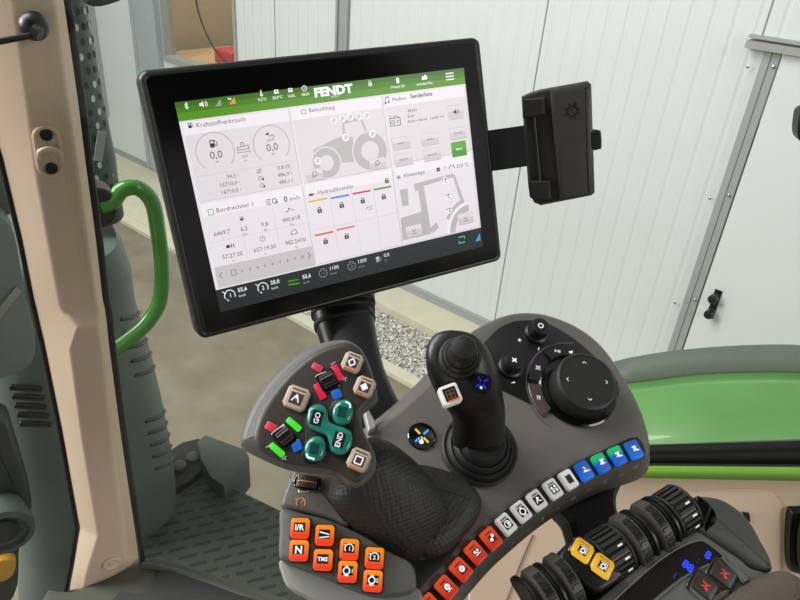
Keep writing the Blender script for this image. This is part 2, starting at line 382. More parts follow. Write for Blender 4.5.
for x in (wt[0]-.35, wt[1]+.33):
    boxes('leg', [(x, x+.06, .5, .56, .15, wz0-.08)], M_trimgrey, WL, t)
q = WLi @ wallp.hit(226, 54, -.45); bx_ = q.x
boxes('toolbox', [(bx_-.13, bx_+.14, .4, .62, wz0-.02, wz0+.11)], mat('red_lacquer', (190, 50, 60), .35), WL, bev=.02)
tag(bpy.data.objects['toolbox'], 'red case lying on the workbench behind the barn window', 'toolbox')
boxes('equipment_crate', [(bx_-.10, bx_+.5, .80, 1.0, wz0-.02, wz0+.26)], mat('grey_card', (120, 112, 105), .7), WL, bev=.01)
tag(bpy.data.objects['equipment_crate'], 'grey crate at the back of the workbench behind the red case', 'crate')
hw = WX(170, 40).x
tube('hanging_cable', [WL @ Vector((hw, .3, wz0+.9)), WL @ Vector((hw+.05, .3, wz0+.45)), WL @ Vector((hw+.22, .32, wz0+.15)), WL @ Vector((hw+.42, .35, wz0+.0))], .008, M_rubber)
tag(bpy.data.objects['hanging_cable'], 'dark cable hanging down inside the barn window', 'cable')

# ================================================================== TRACTOR OUTSIDE
M_tower = mat('dull_grey_green_metal', (84, 96, 93), .45, noise=.15, scale=5, bump=.1, bscale=60)
M_perf = mat('grey_green_guard', (72, 86, 83), .4, noise=.1, metal=.2)
base = at(100, 580, 1.19)
tow_n = Vector((-(base.x - EYE.x), -(base.y - EYE.y), 0)).normalized()
PT = Plane(base - tow_n * .55, tow_n)
tw = thing('exhaust_tower', PT.hit(100, 590), 'tall grey-green exhaust tower with louvres standing behind the beige pillar', 'exhaust')
TROWS = []; rings = []; side = Vector((0, 0, 1)).cross(tow_n)
for xl_, yl_, xr_, yr_ in ((-5, 226, 112, 226), (-22, 236, 119, 236), (-26, 262, 127, 258), (-26, 300, 131, 290), (-20, 350, 146, 345), (-10, 400, 157, 400), (5, 470, 168, 455), (12, 520, 172, 500), (20, 640, 176, 580)):
    a, b_ = PT.hit(xl_, yl_), PT.hit(xr_, yr_); c = (a + b_) / 2; c.z = b_.z
    rings.append(ellring(c, side, tow_n, (b_ - a).length / 2, .16, 40, 2.8)); TROWS.append((c, (b_ - a).length / 2))
loft('housing', rings, M_tower, tw)
# perforated guard
rings = []
gp = [(36, -30, 79, -30), (46, 40, 93, 40), (58, 110, 106, 110), (66, 160, 116, 160), (70, 200, 120, 200)]
for a4 in gp:
    a, b_ = PT.hit(a4[0], a4[1]), PT.hit(a4[2], a4[3]); c = (a+b_)/2; c.z = b_.z; rings.append(ellring(c, side, tow_n, (b_-a).length/2, (b_-a).length/2, 40))
gd = loft('perforated_guard', rings, M_perf, tw)
hole = mat('hole_dark', (28, 32, 32), .7); bright = mat('hole_light', (190, 196, 192), .5)  # pale discs are coloured as light showing through the holes
a, b_ = PT.hit(36, -30), PT.hit(79, -30); a2, b2 = PT.hit(70, 200), PT.hit(120, 200)
V = []; Fc = []; MI = []
for r in range(17):
    t_ = (r + .5) / 17; c0 = (a+b_)/2; c1 = (a2+b2)/2; c = c0.lerp(c1, t_); rad = (b_-a).length/2*(1-t_) + (b2-a2).length/2*t_
    for kk in range(-1, 7):
        th = math.radians(-10 + kk * 24 + (12 if r % 2 else 0)); d = side * math.cos(th) + tow_n * math.sin(th); tt = d.cross(Vector((0, 0, 1)))
        o3 = c + d * (rad + .0024); b0 = len(V)
        for j in range(10): V.append(o3 + (tt * math.cos(2*PI*j/10) * .0045 + Vector((0, 0, 1)) * math.sin(2*PI*j/10) * .0068))
        Fc.append(tuple(range(b0, b0+10))); MI.append(1 if (kk * 7 + r * 3) % 5 < 2 else 0)
hm = mesh('vent_holes', V, Fc, [hole, bright], MI, parent=tw, smooth=False)
s_ = hm.modifiers.new('s', 'SOLIDIFY'); s_.thickness = .001
# clamp and louvres
c = (PT.hit(70, 205) + PT.hit(120, 205)) / 2
lathe('clamp', [(.050, -.03), (.053, -.025), (.053, .025), (.050, .03)], M_dark, Matrix.Translation(c), tw)
def louvre(px, py, wpx, pl=PT, off=.155, par=tw):
    M_ = pl.frame(px, py, 0, -20, off); boxes('louvre', [(-wpx/2, wpx/2, -.006, .006, -.004, .004)], M_black, M_ @ Matrix.Rotation(math.radians(-12), 4, 'Z'), par, .002)
for i in range(5): louvre(26 + i*2.4, 388 + i*9, .06)
def tower_pt(px, py, th):
    rws = TROWS; zq = PT.hit(px, py).z
    for u_, v_ in zip(rws, rws[1:]):
        if v_[0].z <= zq <= u_[0].z:
            f_ = (zq - u_[0].z) / (v_[0].z - u_[0].z); c = u_[0].lerp(v_[0], f_); a_ = u_[1]*(1-f_) + v_[1]*f_; ct, st_ = math.cos(th), math.sin(th)
            return c + side * (a_+.001) * abs(ct) ** (2/2.8) + tow_n * (.161) * abs(st_) ** (2/2.8)
for px_, py_, nL, dy in ((135, 300, 5, 14), (155, 398, 5, 12)):
    for i in range(nL):
        pts = [tower_pt(px_, py_ + i*dy - j*3.0, math.radians(14 + j*8)) for j in range(6)][::-1]
        if all(pts): tube('louvre', pts, .0042, M_black, tw, n=8, sub=2)
M_ = PT.frame(100, 146, 3, -20, .062); boxes('sticker', [(-.008, .008, -.030, .030, 0, .002)], M_trimgrey, M_, tw)
# green hand rail
PH = Plane(base - tow_n * .22, tow_n)
hr = thing('grab_rail', PH.hit(108, 205), 'bent green tubular grab rail outside the cab glass', 'handrail')
tube('tube_rail', [PH.hit(100, 206), PH.hit(112, 202), PH.hit(122, 190), PH.hit(138, 188), PH.hit(152, 202), PH.hit(158, 232), PH.hit(162, 268), PH.hit(160, 300), PH.hit(148, 322), PH.hit(130, 338), PH.hit(104, 356)], .0135, M_green, hr)
traced('mount_bracket', [(86, 190), (102, 186), (114, 196), (115, 214), (108, 222), (90, 220)], PH, [(0, -.03), (0, .012), (.003, .015)], M_black, hr, h=-.005)
# step platform
PS = Plane((0, 0, EYE.z - 1.42), (0, 0, 1))
st = thing('boarding_step', PS.hit(230, 540), 'dark green-grey boarding step with ribbed anti-slip tread outside the glass', 'step')
M_tread = mat('anti_slip_tread', (72, 80, 70), .6, noise=0)
nt = M_tread.node_tree; b = nt.nodes['Principled BSDF']; tc = nt.nodes.new('ShaderNodeTexCoord'); mp = nt.nodes.new('ShaderNodeMapping'); mp.inputs['Rotation'].default_value = (0, 0, math.radians(-8))
def mth(op, a_, b_=None):
    n_ = nt.nodes.new('ShaderNodeMath'); n_.operation = op
    for k_, v_ in enumerate((a_, b_)):
        if v_ is None: continue
        if isinstance(v_, (int, float)): n_.inputs[k_].default_value = v_
        else: nt.links.new(v_, n_.inputs[k_])
    return n_.outputs[0]
sx_ = nt.nodes.new('ShaderNodeSeparateXYZ'); nt.links.new(tc.outputs['Object'], mp.inputs[0]); nt.links.new(mp.outputs[0], sx_.inputs[0])
v_ = mth('MULTIPLY', sx_.outputs['Y'], 34); rw = mth('FLOOR', v_); u_ = mth('ADD', mth('MULTIPLY', sx_.outputs['X'], 17), mth('MULTIPLY', rw, .37))
dash = mth('MULTIPLY', mth('LESS_THAN', mth('FRACT', v_), .34), mth('LESS_THAN', mth('FRACT', u_), .72))
mxc = nt.nodes.new('ShaderNodeMix'); mxc.data_type = 'RGBA'; mxc.inputs[6].default_value = L3((64, 71, 60)); mxc.inputs[7].default_value = L3((38, 43, 37)); nt.links.new(dash, mxc.inputs[0]); nt.links.new(mxc.outputs[2], b.inputs['Base Color'])
bp = nt.nodes.new('ShaderNodeBump'); bp.inputs['Distance'].default_value = .004; bp.inputs['Strength'].default_value = .6; bp.invert = True; nt.links.new(dash, bp.inputs['Height']); nt.links.new(bp.outputs['Normal'], b.inputs['Normal'])
traced('tread', [(120, 570), (140, 530), (160, 505), (180, 492), (200, 474), (214, 480), (245, 493), (290, 515), (340, 540), (350, 620), (240, 640), (130, 640)], PS, [(0, -.04), (0, -.003), (.003, 0)], M_tread, st, n=4)
M_box = mat('dark_green_grey_plastic', (62, 72, 68), .5, noise=.1, scale=12)
traced('storage_case', [(197, 441), (205, 434), (246, 449), (249, 456), (224, 487), (210, 477), (200, 458)], PS, [(0, -.12), (0, -.006), (.003, -.001), (.008, 0)], M_box, st, n=1, h=.05, sm=False)
hb = traced('step_bracket', [(166, 453), (199, 438), (207, 455), (204, 468), (173, 488)], PS, [(0, -.06), (0, -.002), (.002, 0)], M_rubber, st, n=2, h=.02)
for px, py in ((179, 467), (193, 458)):
    lathe('bolt', [(.02, -.01), (.02, .008), (.014, .012), (.008, .012)], M_box, PS.frame(px, py, h=.022), st, n=20)

# bonnet side and lamp left of the pillar
PB_ = Plane(base - tow_n * .26, tow_n)
bn = thing('bonnet_side', PB_.hit(-10, 330), 'weathered blue-grey bonnet panels seen left of the beige pillar', 'bonnet')
M_bon = mat('weathered_blue_grey_metal', (112, 126, 128), .45, noise=.2, scale=10)
traced('bonnet_panel', [(-60, 205), (-10, 212), (14, 236), (26, 300), (36, 345), (20, 372), (-60, 380)], PB_, [(0, -.05), (0, -.004), (.006, 0)], M_bon, bn, n=4)
traced('dark_grille', [(-60, 120), (-4, 120), (4, 160), (14, 208), (-4, 216), (-60, 200)], PB_, [(0, -.05), (0, -.004), (.004, 0)], M_tower, bn, n=3, h=-.05)
traced('metal_strip', [(16, 286), (21, 291), (-20, 345), (-28, 340)], PB_, [(0, 0), (0, .004), (.001, .005)], mat('worn_alloy', (150, 155, 150), .4, metal=.3), bn, n=1, h=.002, sm=False)
lp = thing('work_lamp', PB_.hit(8, 530), 'round dark work lamp low down left of the pillar foot', 'lamp')
lathe('lamp_body', [(.035, -.06), (.05, -.01), (.05, .008), (.040, .012), (.038, .0), (.02, -.004)], mat('dull_dark_green_grey', (66, 74, 70), .6, noise=.2), PB_.frame(4, 530, h=.10), lp)
lathe('lens', [(.024, -.002), (.024, .006), (.012, .010)], M_dark, PB_.frame(4, 530, h=.10), lp)
o = traced('orange_reflector', [(-6, 562), (8, 557), (16, 560), (12, 574), (0, 580), (-8, 574)], PB_, [(0, -.01), (0, .004), (.002, .006)], mat('amber_lens', (214, 158, 60), .35), None, n=3, h=.06)
tag(o, 'small amber side reflector in the bottom left corner', 'reflector')
o = traced('linkage_casting', [(-30, 430), (4, 420), (14, 440), (26, 480), (32, 510), (20, 545), (14, 600), (-30, 620)], PB_, [(0, -.05), (0, -.01), (.006, 0), (.02, .004)], mat('oily_dark_casting', (48, 54, 52), .45, noise=.3, scale=25), None, n=4, h=.03)
tag(o, 'dark oily casting behind the round work lamp', 'casting')

# rear mudguard
fd = thing('rear_mudguard', at(740, 420, 1.5), 'green rear mudguard with grey-green rubber lip outside the window', 'mudguard')
M_lip = mat('grey_green_rubber', (84, 95, 84), .5, noise=.05)
M_gp = mat('glass_hazed_green_paint', (88, 138, 74), .3, noise=.25, scale=5, coat=.5)  # green greyed in the colour for reflection on the cab glass
top = [(560, 384), (610, 363), (650, 354), (700, 348), (750, 345), (800, 345), (880, 352), (1000, 372)]
mid = [(560, 400), (612, 384), (650, 378), (700, 372), (750, 370), (800, 370), (880, 376), (1000, 392)]
low = [(560, 430), (612, 420), (650, 413), (700, 408), (750, 406), (800, 406), (880, 410), (1000, 422)]
bot = [(560, 520), (612, 500), (650, 490), (700, 484), (750, 482), (800, 482), (880, 486), (1000, 492)]
D_ = lambda l, d, dd=0: [(x, y, d - .0006 * (x - 560) + dd) for x, y in l]
rails('rubber_lip', [D_(top, 1.62, .10), D_(top, 1.60), D_(mid, 1.55)], M_lip, .02, fd)
rails('painted_shell', [D_(mid, 1.56)] + [D_([(x, y+(q_*16)) for x, y in mid], 1.56 - .035*q_ + .0022*q_*q_) for q_ in range(1, 8)], M_gp, .008, fd)

# ================================================================== CAB
PILR = Plane(base, tow_n)
Q = at(750, 470, .84)
wd_ = Vector((Q.x - base.x, Q.y - base.y, 0)).normalized(); wn_ = Vector((wd_.y, -wd_.x, 0))
if wn_.dot(EYE - Q) < 0: wn_ = -wn_
PW = Plane(Q, wn_)
print('cab side plane dist', (EYE - Q).dot(wn_), 'len', (Q-base).length)
# glazing, built on the side plane
gpt = lambda px, py, h=0: PW.hit(px, py, h)
pg = thing('side_window', gpt(500, 470), 'large clear cab side pane between beige pillar and rear mudguard', 'window')
zt = EYE.z + .45
def up_to(p, z): return Vector((p.x, p.y, z))
A0 = gpt(140, 556, -.03); A1 = gpt(650, 462, -.03); A2 = gpt(1040, 462, -.03)
Mg = fr(Vector((A0.x, A0.y, EYE.z)), wd_, Vector((0, 0, 1)), wd_.cross(Vector((0, 0, 1))))
Lw = (Vector((A2.x, A2.y, 0)) - Vector((A0.x, A0.y, 0))).length; Li = (Vector((A1.x, A1.y, 0)) - Vector((A0.x, A0.y, 0))).length
zb, zs = A0.z - EYE.z, A1.z - EYE.z
print('glass zs', zb, zs, Lw, Li)
gm = slab2('glass', [(-.05, zb), (Li*.45, zb), (Li*.75, zs), (Lw, zs), (Lw, .45), (-.05, .45)], [(0, -.002), (0, .002)], M_glass, Mg, pg)
# sill seal, green frame, beige panel at the right
sl = thing('window_sill', gpt(720, 465), 'black rubber window seal over a thin light green cab frame at the right', 'sill')
def band(name, y0s, y1s, h0, h1, m, par, x0=480, x1=1040, crv=5):
    rs = []
    for f_ in (0, 1):
        ys = y0s if f_ == 0 else y1s
        rs.append([gpt(x0 + (x1-x0)*i/6, ys[0] + (ys[1]-ys[0])*i/6, h0 if f_ == 0 else h1) for i in range(7)])
    V = rs[0] + rs[1]; Fc = [(i, i+1, 8+i, 7+i) for i in range(6)]
    o = wmesh(name, V, Fc, m, par); s = o.modifiers.new('s', 'SOLIDIFY'); s.thickness = .012; s.offset = 0; return o
band('seal', (450, 433), (461, 464), .0, .012, M_black, sl)
band('seal_lip', (461, 464), (465, 468), .014, .014, M_rubber, sl)
band('green_frame', (462.5, 467), (472.5, 482), .016, .018, mat('light_green_paint', (118, 172, 62), .35, coat=.3), sl)
# beige lower panel
PP = Plane(gpt(750, 475) + wn_ * .012, (wn_ + Vector((0, 0, .12))).normalized())
pn = thing('side_trim_panel', PP.hit(700, 560), 'beige moulded side trim panel below the window', 'panel')
traced('panel_face', [(470, 640), (470, 560), (500, 520), (560, 490), (640, 469), (700, 469), (760, 471), (880, 476), (1040, 486), (1060, 700), (700, 760), (480, 740)], PP, [(0, -.03), (0, -.006), (.003, -.001), (.010, 0)], M_beige, pn, n=3)
traced('raised_field', [(600, 540), (655, 503), (710, 490), (760, 489), (777, 497), (782, 515), (781, 600), (780, 660), (560, 660)], PP, [(0, -.004), (0, .001), (.006, .004)], M_beige, pn, n=4)
traced('notch', [(741, 510), (748, 511), (749, 519), (746, 518)], PP, [(0, 0), (0, .006)], M_black, pn, n=1, h=.001, sm=False)
tube('seam', [PP.hit(533, 535, .0005), PP.hit(520, 565, .0005), PP.hit(507, 600, .0005)], .0008, mat('seam_brown', (110, 92, 76), .7), pn)
vt = thing('door_pull', PP.hit(795, 540), 'black recessed pull at the right edge of the beige panel', 'handle')
traced('surround', [(786, 512), (796, 506), (830, 506), (838, 520), (838, 560), (828, 574), (796, 570), (785, 560)], PP, [(0, -.004), (0, .006), (.003, .010), (.006, .008)], M_black, vt, n=4)
traced('grip', [(795, 516), (812, 514), (828, 520), (828, 560), (812, 566), (795, 560)], PP, [(0, .0), (0, .014), (.003, .017)], M_gloss, vt, n=4)
# cab floor corner and threshold
PF = Plane((0, 0, base.z), (0, 0, 1))
cf = thing('cab_floor', PF.hit(180, 600), 'dark green-grey cab floor sill with a black mat at the pillar foot', 'floor')
M_sill = mat('olive_grey_plastic', (74, 76, 66), .5, noise=.12, scale=20)
traced('sill_plate', [(40, 600), (70, 590), (104, 578), (138, 562), (158, 556), (200, 568), (250, 585), (300, 602), (420, 650), (420, 760), (40, 760)], PF, [(0, -.05), (0, -.006), (.004, -.001), (.01, 0)], M_sill, cf, n=3, h=.004)
traced('floor_mat', [(150, 590), (160, 574), (172, 573), (240, 596), (300, 622), (300, 740), (90, 740), (110, 604), (140, 596)], PF, [(0, 0), (0, .004), (.003, .006)], mat('black_carpet_mat', (50, 50, 50), .9, noise=.3, scale=300, bump=.5), cf, n=3, h=.006)
tube('edge_bead', [PF.hit(142, 566, .006), PF.hit(160, 568, .006), PF.hit(200, 580, .006), PF.hit(300, 618, .006)], .006, M_sill, cf)

# beige A pillar: rows of (left, facet, facet, right)
rowsP = [(-60, -60, 2, -60, 48, -60, 56, -62), (-45, 0, 14, 0, 55, 0, 64, 0), (-15, 100, 27, 100, 68, 100, 78, 98), (3, 160, 35, 165, 78, 165, 86, 163), (22, 240, 48, 240, 88, 240, 96, 238),
         (34, 300, 60, 306, 97, 302, 103, 300), (37, 312, 64, 314, 99, 308, 105, 308), (41, 330, 78, 328, 98, 322, 107, 322), (44, 342, 70, 350, 101, 345, 109, 343), (62, 430, 82, 440, 110, 435, 121, 435), (79, 528, 98, 536, 122, 530, 135, 530), (73, 566, 86, 575, 124, 564, 139, 558), (68, 592, 84, 590, 112, 577, 137, 567)]
offs = [(-.03, .012, .012, -.02)] * 6 + [(-.03, .014, .014, -.02), (-.03, .034, .016, -.02), (-.03, .020, .020, -.02), (-.03, .018, .018, -.02), (-.03, .016, .016, -.02), (-.03, .010, .010, -.02), (-.03, .004, .004, -.02)]
rings = []
for r, of in zip(rowsP, offs):
    P4 = [PILR.hit(r[2*i], r[2*i+1], of[i]) for i in range(4)]
    low_ = r[1] > 500
    rings.append(P4 + [P4[3] - tow_n * (.01 if low_ else .05), P4[0] - tow_n * (.004 if low_ else .05) + side * (.012 if low_ else 0) * (1 if side.dot(P4[3]-P4[0]) > 0 else -1)])
pl = thing('cab_pillar', base, 'beige faceted windscreen pillar trim at the left', 'pillar')
po = loft('pillar_trim', rings, M_beige, pl, ang=80)
po.data.set_sharp_from_angle(angle=math.radians(80))
bv = po.modifiers.new('b', 'BEVEL'); bv.width = .008; bv.segments = 4; bv.limit_method = 'ANGLE'; bv.angle_limit = math.radians(8)
for nm, idx, dx in (('glass_seal', 3, 3.2), ('windscreen_seal', 0, -2.2)):
    pts = [PILR.hit(r[2*idx] + dx, r[2*idx+1], -.035) for r in rowsP]
    tube(nm, pts, .0050 if idx == 3 else .0035, M_rubber, pl, sub=3 if idx == 3 else 1)
Mo = PILR.frame(48, 150, -3, -20, .006) @ Matrix.Scale(.78, 4)
slab2('hook_plate', rrect(.040, .084, .0199, 8), [(0, 0), (0, .010), (.002, .012), (.006, .012), (.007, .010)], M_beige, Mo, pl)
lathe('screw', [(.009, .010), (.009, .0135), (.006, .0135), (.005, .011)], M_dark, Mo @ Matrix.Translation((0, .027, 0)), pl, n=20)
lathe('screw', [(.009, .010), (.009, .0135), (.006, .0135), (.005, .011)], M_dark, Mo @ Matrix.Translation((0, -.026, 0)), pl, n=20)
tube('coat_hook', [Mo @ Vector(p) for p in ((-.013, -.008, .010), (-.012, .003, .017), (0, .008, .020), (.011, .003, .017), (.013, -.006, .010))], .0034, mat('pale_hook', (205, 185, 162), .4), pl)
Mo = PILR.frame(112, 562, -3, -20, .012)
lathe('plug', [(.013, 0), (.013, .005), (.011, .006), (.009, .004), (.005, .003), (.004, .006)], M_beige, Mo, pl, n=28, sx=1.15)
ws = thing('windscreen', PILR.hit(-10, 500, -.05), 'clear windscreen glass left of the beige pillar', 'windscreen')
wq = [PILR.hit(-70, -70, -.045), PILR.hit(2, -70, -.045), PILR.hit(47, 340, -.045), PILR.hit(79, 530, -.045), PILR.hit(68, 600, -.045), PILR.hit(-70, 640, -.045)]
wo = wmesh('glass', wq, [tuple(range(6))], M_glass, ws, smooth=False); wo.modifiers.new('s', 'SOLIDIFY').thickness = .004
# ball mount with rod
bmn = thing('ball_mount', PILR.hit(34, 26, .03), 'black ball mount with thin rod at the top of the beige pillar', 'mount')
cb = PILR.hit(34, 26, .035)
lathe('ball', [(.001, -.0155)] + [(.0155*math.cos(a), .0155*math.sin(a)) for a in [i*PI/14 for i in range(-6, 7)]] + [(.001, .0155)], M_black, fr(cb, side, Vector((0, 0, 1)), tow_n), bmn)
lathe('collar', [(.011, -.03), (.011, -.009)], M_black, fr(cb, side, Vector((0, 0, 1)), tow_n), bmn)
tube('rod', [PILR.hit(38, 34, .05), PILR.hit(28, 36, .053), PILR.hit(-30, 47, .06)], .0034, M_black, bmn)
tube('swivel', [PILR.hit(33, 30, .052), PILR.hit(41, 34, .056)], .007, M_dark, bmn)
# mirror edge at the top, latch at the right edge
o = traced('outside_mirror', [(84, -1), (88, 5), (98, 7), (112, 4), (126, -4), (130, -30), (84, -30)], PT, [(0, -.03), (.0, -.006), (.006, 0)], M_dark, None, n=4, h=.1)
tag(o, 'lower rim of a dark outside mirror at the top left edge', 'mirror')
o = traced('window_latch', [(795, 118), (799, 108), (815, 106), (820, 130), (808, 142), (795, 136)], PW, [(0, -.006), (0, .01), (.003, .013)], M_black, None, n=4, h=.003)
tag(o, 'small black window latch at the right edge of the side glass', 'latch')
# cab headliner over the driver (out of the picture, it shades the cab)
ce = boxes('ceiling', [(-1.1, 1.0, -1.3, .35, .42, .47)], mat('dark_headliner', (70, 68, 64), .8), Matrix.Translation(EYE)); ce['kind'] = 'structure'
# ================================================================== TERMINAL
def solve(A, b):
    n = len(b); Mx = [r[:] + [v] for r, v in zip(A, b)]
    for i in range(n):
        p = max(range(i, n), key=lambda r: abs(Mx[r][i])); Mx[i], Mx[p] = Mx[p], Mx[i]
        for r in range(n):
            if r != i:
                q = Mx[r][i] / Mx[i][i]
                for c in range(i, n+1): Mx[r][c] -= q * Mx[i][c]
    return [Mx[i][n] / Mx[i][i] for i in range(n)]
A_ = []; B_ = []                                                       # pose of the 302 x 211 mm terminal from its four corners
for (x, y), (u, v) in zip([(138, 71), (480, 37), (503, 260), (201, 340)], [(0, 0), (1, 0), (1, 1), (0, 1)]):
    x = (x-CX)/F; y = (y-CY)/F
    A_.append([u, v, 1, 0, 0, 0, -x*u, -x*v]); B_.append(x); A_.append([0, 0, 0, u, v, 1, -y*u, -y*v]); B_.append(y)
h_ = solve(A_, B_)
ha = Vector((h_[0], h_[3], h_[6])); hb_ = Vector((h_[1], h_[4], h_[7])); ht = Vector((h_[2], h_[5], 1))
sc_ = .302 / ha.length; TW, TH = .302, hb_.length * sc_
tx = (RC @ ha).normalized(); ty = -(RC @ hb_).normalized(); tz = tx.cross(ty).normalized(); ty = tz.cross(tx)
T0 = EYE + RC @ ht * sc_
TM = fr(T0, tx, ty, tz)                                                 # origin = outer top left corner, y up, z towards the driver
TPl = Plane(T0, tz); TMi = TM.inverted()
def S(px, py): q = TMi @ TPl.hit(px, py); return q.x * 1000, q.y * 1000
term = thing('display_terminal', TM @ Vector((.15, -.2, -.03)), 'large black tilted touch screen terminal showing green and white menu pages', 'screen')
TC = TM @ Matrix.Translation((TW/2, -TH/2, 0))
slab2('housing', rrect(TW+.001, TH+.001, .0075, 8), [(.010, -.034), (.002, -.026), (0, -.020), (0, -.004), (.0012, -.001), (.003, 0), (.005, -.0006)], M_black, TC, term)
slab2('front_glass', rrect(TW-.008, TH-.008, .006, 8), [(0, -.0004), (0, .0002), (.0006, .0006)], M_bezel, TC, term)
d = Draw(.001, .00012)
def sc_mat(n, rgb, es=1.0): return glow('screen_' + n, rgb, es, .25)
W_ = sc_mat('page', (233, 225, 230)); Wh = sc_mat('header', (241, 235, 240)); Wb = sc_mat('field', (225, 218, 222)); Gn = sc_mat('green', (86, 146, 26)); Gd = sc_mat('deep_green', (58, 108, 18))
Fo = sc_mat('footer', (40, 44, 46)); Ln = sc_mat('rule', (205, 199, 202)); Sh = sc_mat('silhouette', (186, 183, 184)); Bt = sc_mat('button', (206, 201, 203)); Be = sc_mat('button_edge', (178, 174, 176))
Tk = sc_mat('text', (88, 86, 90)); Td = sc_mat('dark_text', (46, 46, 48)); Tw = sc_mat('white', (245, 248, 245)); Gy = sc_mat('grey_mark', (150, 160, 140)); Nv = sc_mat('nav', (200, 195, 197))
Ye = sc_mat('yellow', (215, 190, 40)); Bl = sc_mat('blue', (50, 130, 220)); Re = sc_mat('red', (205, 45, 60)); Gr = sc_mat('valve_green', (66, 150, 24)); Or = sc_mat('orange', (225, 90, 50)); Pk = sc_mat('pink', (225, 110, 120)); Cy = sc_mat('cyan', (90, 210, 190)); Sk = sc_mat('sky', (60, 160, 220)); Am = sc_mat('amber', (225, 160, 60)); Tg = sc_mat('footer_text', (150, 155, 155))
X0, X1 = 34.8, 270.8
def fx(x): return 21 + (x-35)*1.0998
def fy(y): return 25 + (y-41.5)*1.0825
def R2(x0, y0, x1, y1, m_, z=1):
    x0, x1, y0, y1 = fx(x0), fx(x1), fy(y0), fy(y1); d.poly([(x0, -y0), (x1, -y0), (x1, -y1), (x0, -y1)], m_, z)
R2(X0, 41.5, X1, 196, Fo, 0); R2(X0, 41.5, X1, 178.5, W_, 1); R2(X0, 41.5, X1, 49, Gd, 2); R2(X0, 49, X1, 54.5, Gn, 2); R2(X0, 45, X1, 49, sc_mat('mid_green', (70, 126, 20)), 3)
# page frames
for x0, x1, y0, y1, hh in ((37, 114, 56, 112, 8.5), (37, 114, 114, 177, 9.5), (116.5, 191.5, 56, 112, 8.5), (116.5, 191.5, 113.5, 177, 8.5), (194.5, 269, 56, 110, 8.5), (194.5, 269, 111.5, 177, 8.5)):
    R2(x0, y0, x1, y1, Wb if y0 < 60 else W_, 2); R2(x0, y0, x1, y0+hh, Wh, 3)
    R2(x1+.2, y0, x1+.9, y1, Ln, 3); R2(x0, y1-.1, x1, y1+.5, Ln, 3)
# status bar
def tx(px, py, s, size, m_=None, al='c', bold=0, sx=1): x, y = S(px, py); d.text(s, x, y, size*1.08, m_ or Tk, 6, al, bold, sx)
x, y = S(186, 106); d.line(x, y+2.6, x, y-2.6, .6, Tw, 5); d.path([(x-1.3, y+1.3), (x+1.3, y-1.3), (x, y-2.6)], .5, Tw, 5); d.path([(x-1.3, y-1.3), (x+1.3, y+1.3), (x, y+2.6)], .5, Tw, 5)
def speaker(x, y, k, m_, z=12):
    d.rect(x-1.6*k, y, 1.4*k, 1.8*k, m_, z); d.poly([(x-1*k, y-.8*k), (x+.6*k, y-2.2*k), (x+.6*k, y+2.2*k), (x-1*k, y+.8*k)], m_, z)
    d.arc(x+.6*k, y, 1.2*k, 1.7*k, -50, 50, m_, z, 8); d.arc(x+.6*k, y, 2.3*k, 2.8*k, -45, 45, m_, z, 8)
x, y = S(202, 104.5); speaker(x, y, 1.1, Tw)
x, y = S(218, 103); d.poly([(x-3, y-2.4), (x+2.2, y-2.4), (x+2.2, y+2.8)], Gy, 5)
x, y = S(232, 101); d.poly([(x-3, y-2.4), (x+2.2, y-2.4), (x+2.2, y+2.8)], Am, 5); d.path([(x-3.4, y+2.6), (x-1.6, y+1), (x-.6, y+2.4)], .8, Tw, 6)
for px, py, t_ in ((261, 94, '9,2°C'), (276, 92, '20,0°C'), (290, 90.5, '14,5L'), (304, 89, '08:34')):
    x, y = S(px, py+1)
    if px == 304: d.arc(x, y+1.2, 1.7, 2.3, 0, 360, Tw, 5, 18); d.path([(x, y+2.4), (x, y+1.2), (x+1.1, y+1.2)], .4, Tw, 5)
    elif px == 261: d.rect(x, y+1.8, .9, 3.6, Tw, 5); d.disc(x, y, 1.2, Tw, 5, 10)
    else: d.rect(x, y+1.2, 3.6, 2.6, Tw, 5); d.rect(x, y+1.2, 1.6, 1, Gd, 6); d.poly([(x-2.2, y-.6), (x+2.2, y-.6), (x+1.5, y+.3), (x-1.5, y+.3)], Tw, 5)
    d.text(t_, x, y-3.5, 3.1, Tw, 6, bold=1)
tx(333, 90.5, 'FENDT', 8.8, Tw, bold=3, sx=1.18); tx(334, 96.5, 'GAW 1', 2.2, Tw)
x, y = S(369.5, 84); d.arc(x-.2, y+1.3, 1, 1.5, 0, 180, Tw, 5, 8); d.rect(x, y-.4, 3.2, 2.8, Tw, 5); d.rect(x, y-.4, 1.4, 1, Gd, 6)
x, y = S(397, 81); d.poly([(x-1.5, y-1.5), (x-1.5, y+2.2), (x, y+2.8), (x+1.5, y+2.2), (x+1.5, y-1.5), (x, y-2.4)], Tw, 5); tx(397, 86.5, 'Preopt.Gd', 2.9, Tw, bold=1)
x, y = S(423.5, 77.5); d.poly([(x-3, y-2), (x+3, y-2), (x+3, y+.4), (x+1, y+2.6), (x-.6, y+.8), (x-2, y+1.6)], Tw, 5); tx(424, 83.5, 'streckte Einz.', 2.9, Tw, bold=1)
x, y = S(449, 76.5)
for q in (-2.6, 0, 2.6): d.rect(x, y+q, 8.6, 1.1, Tw, 5)
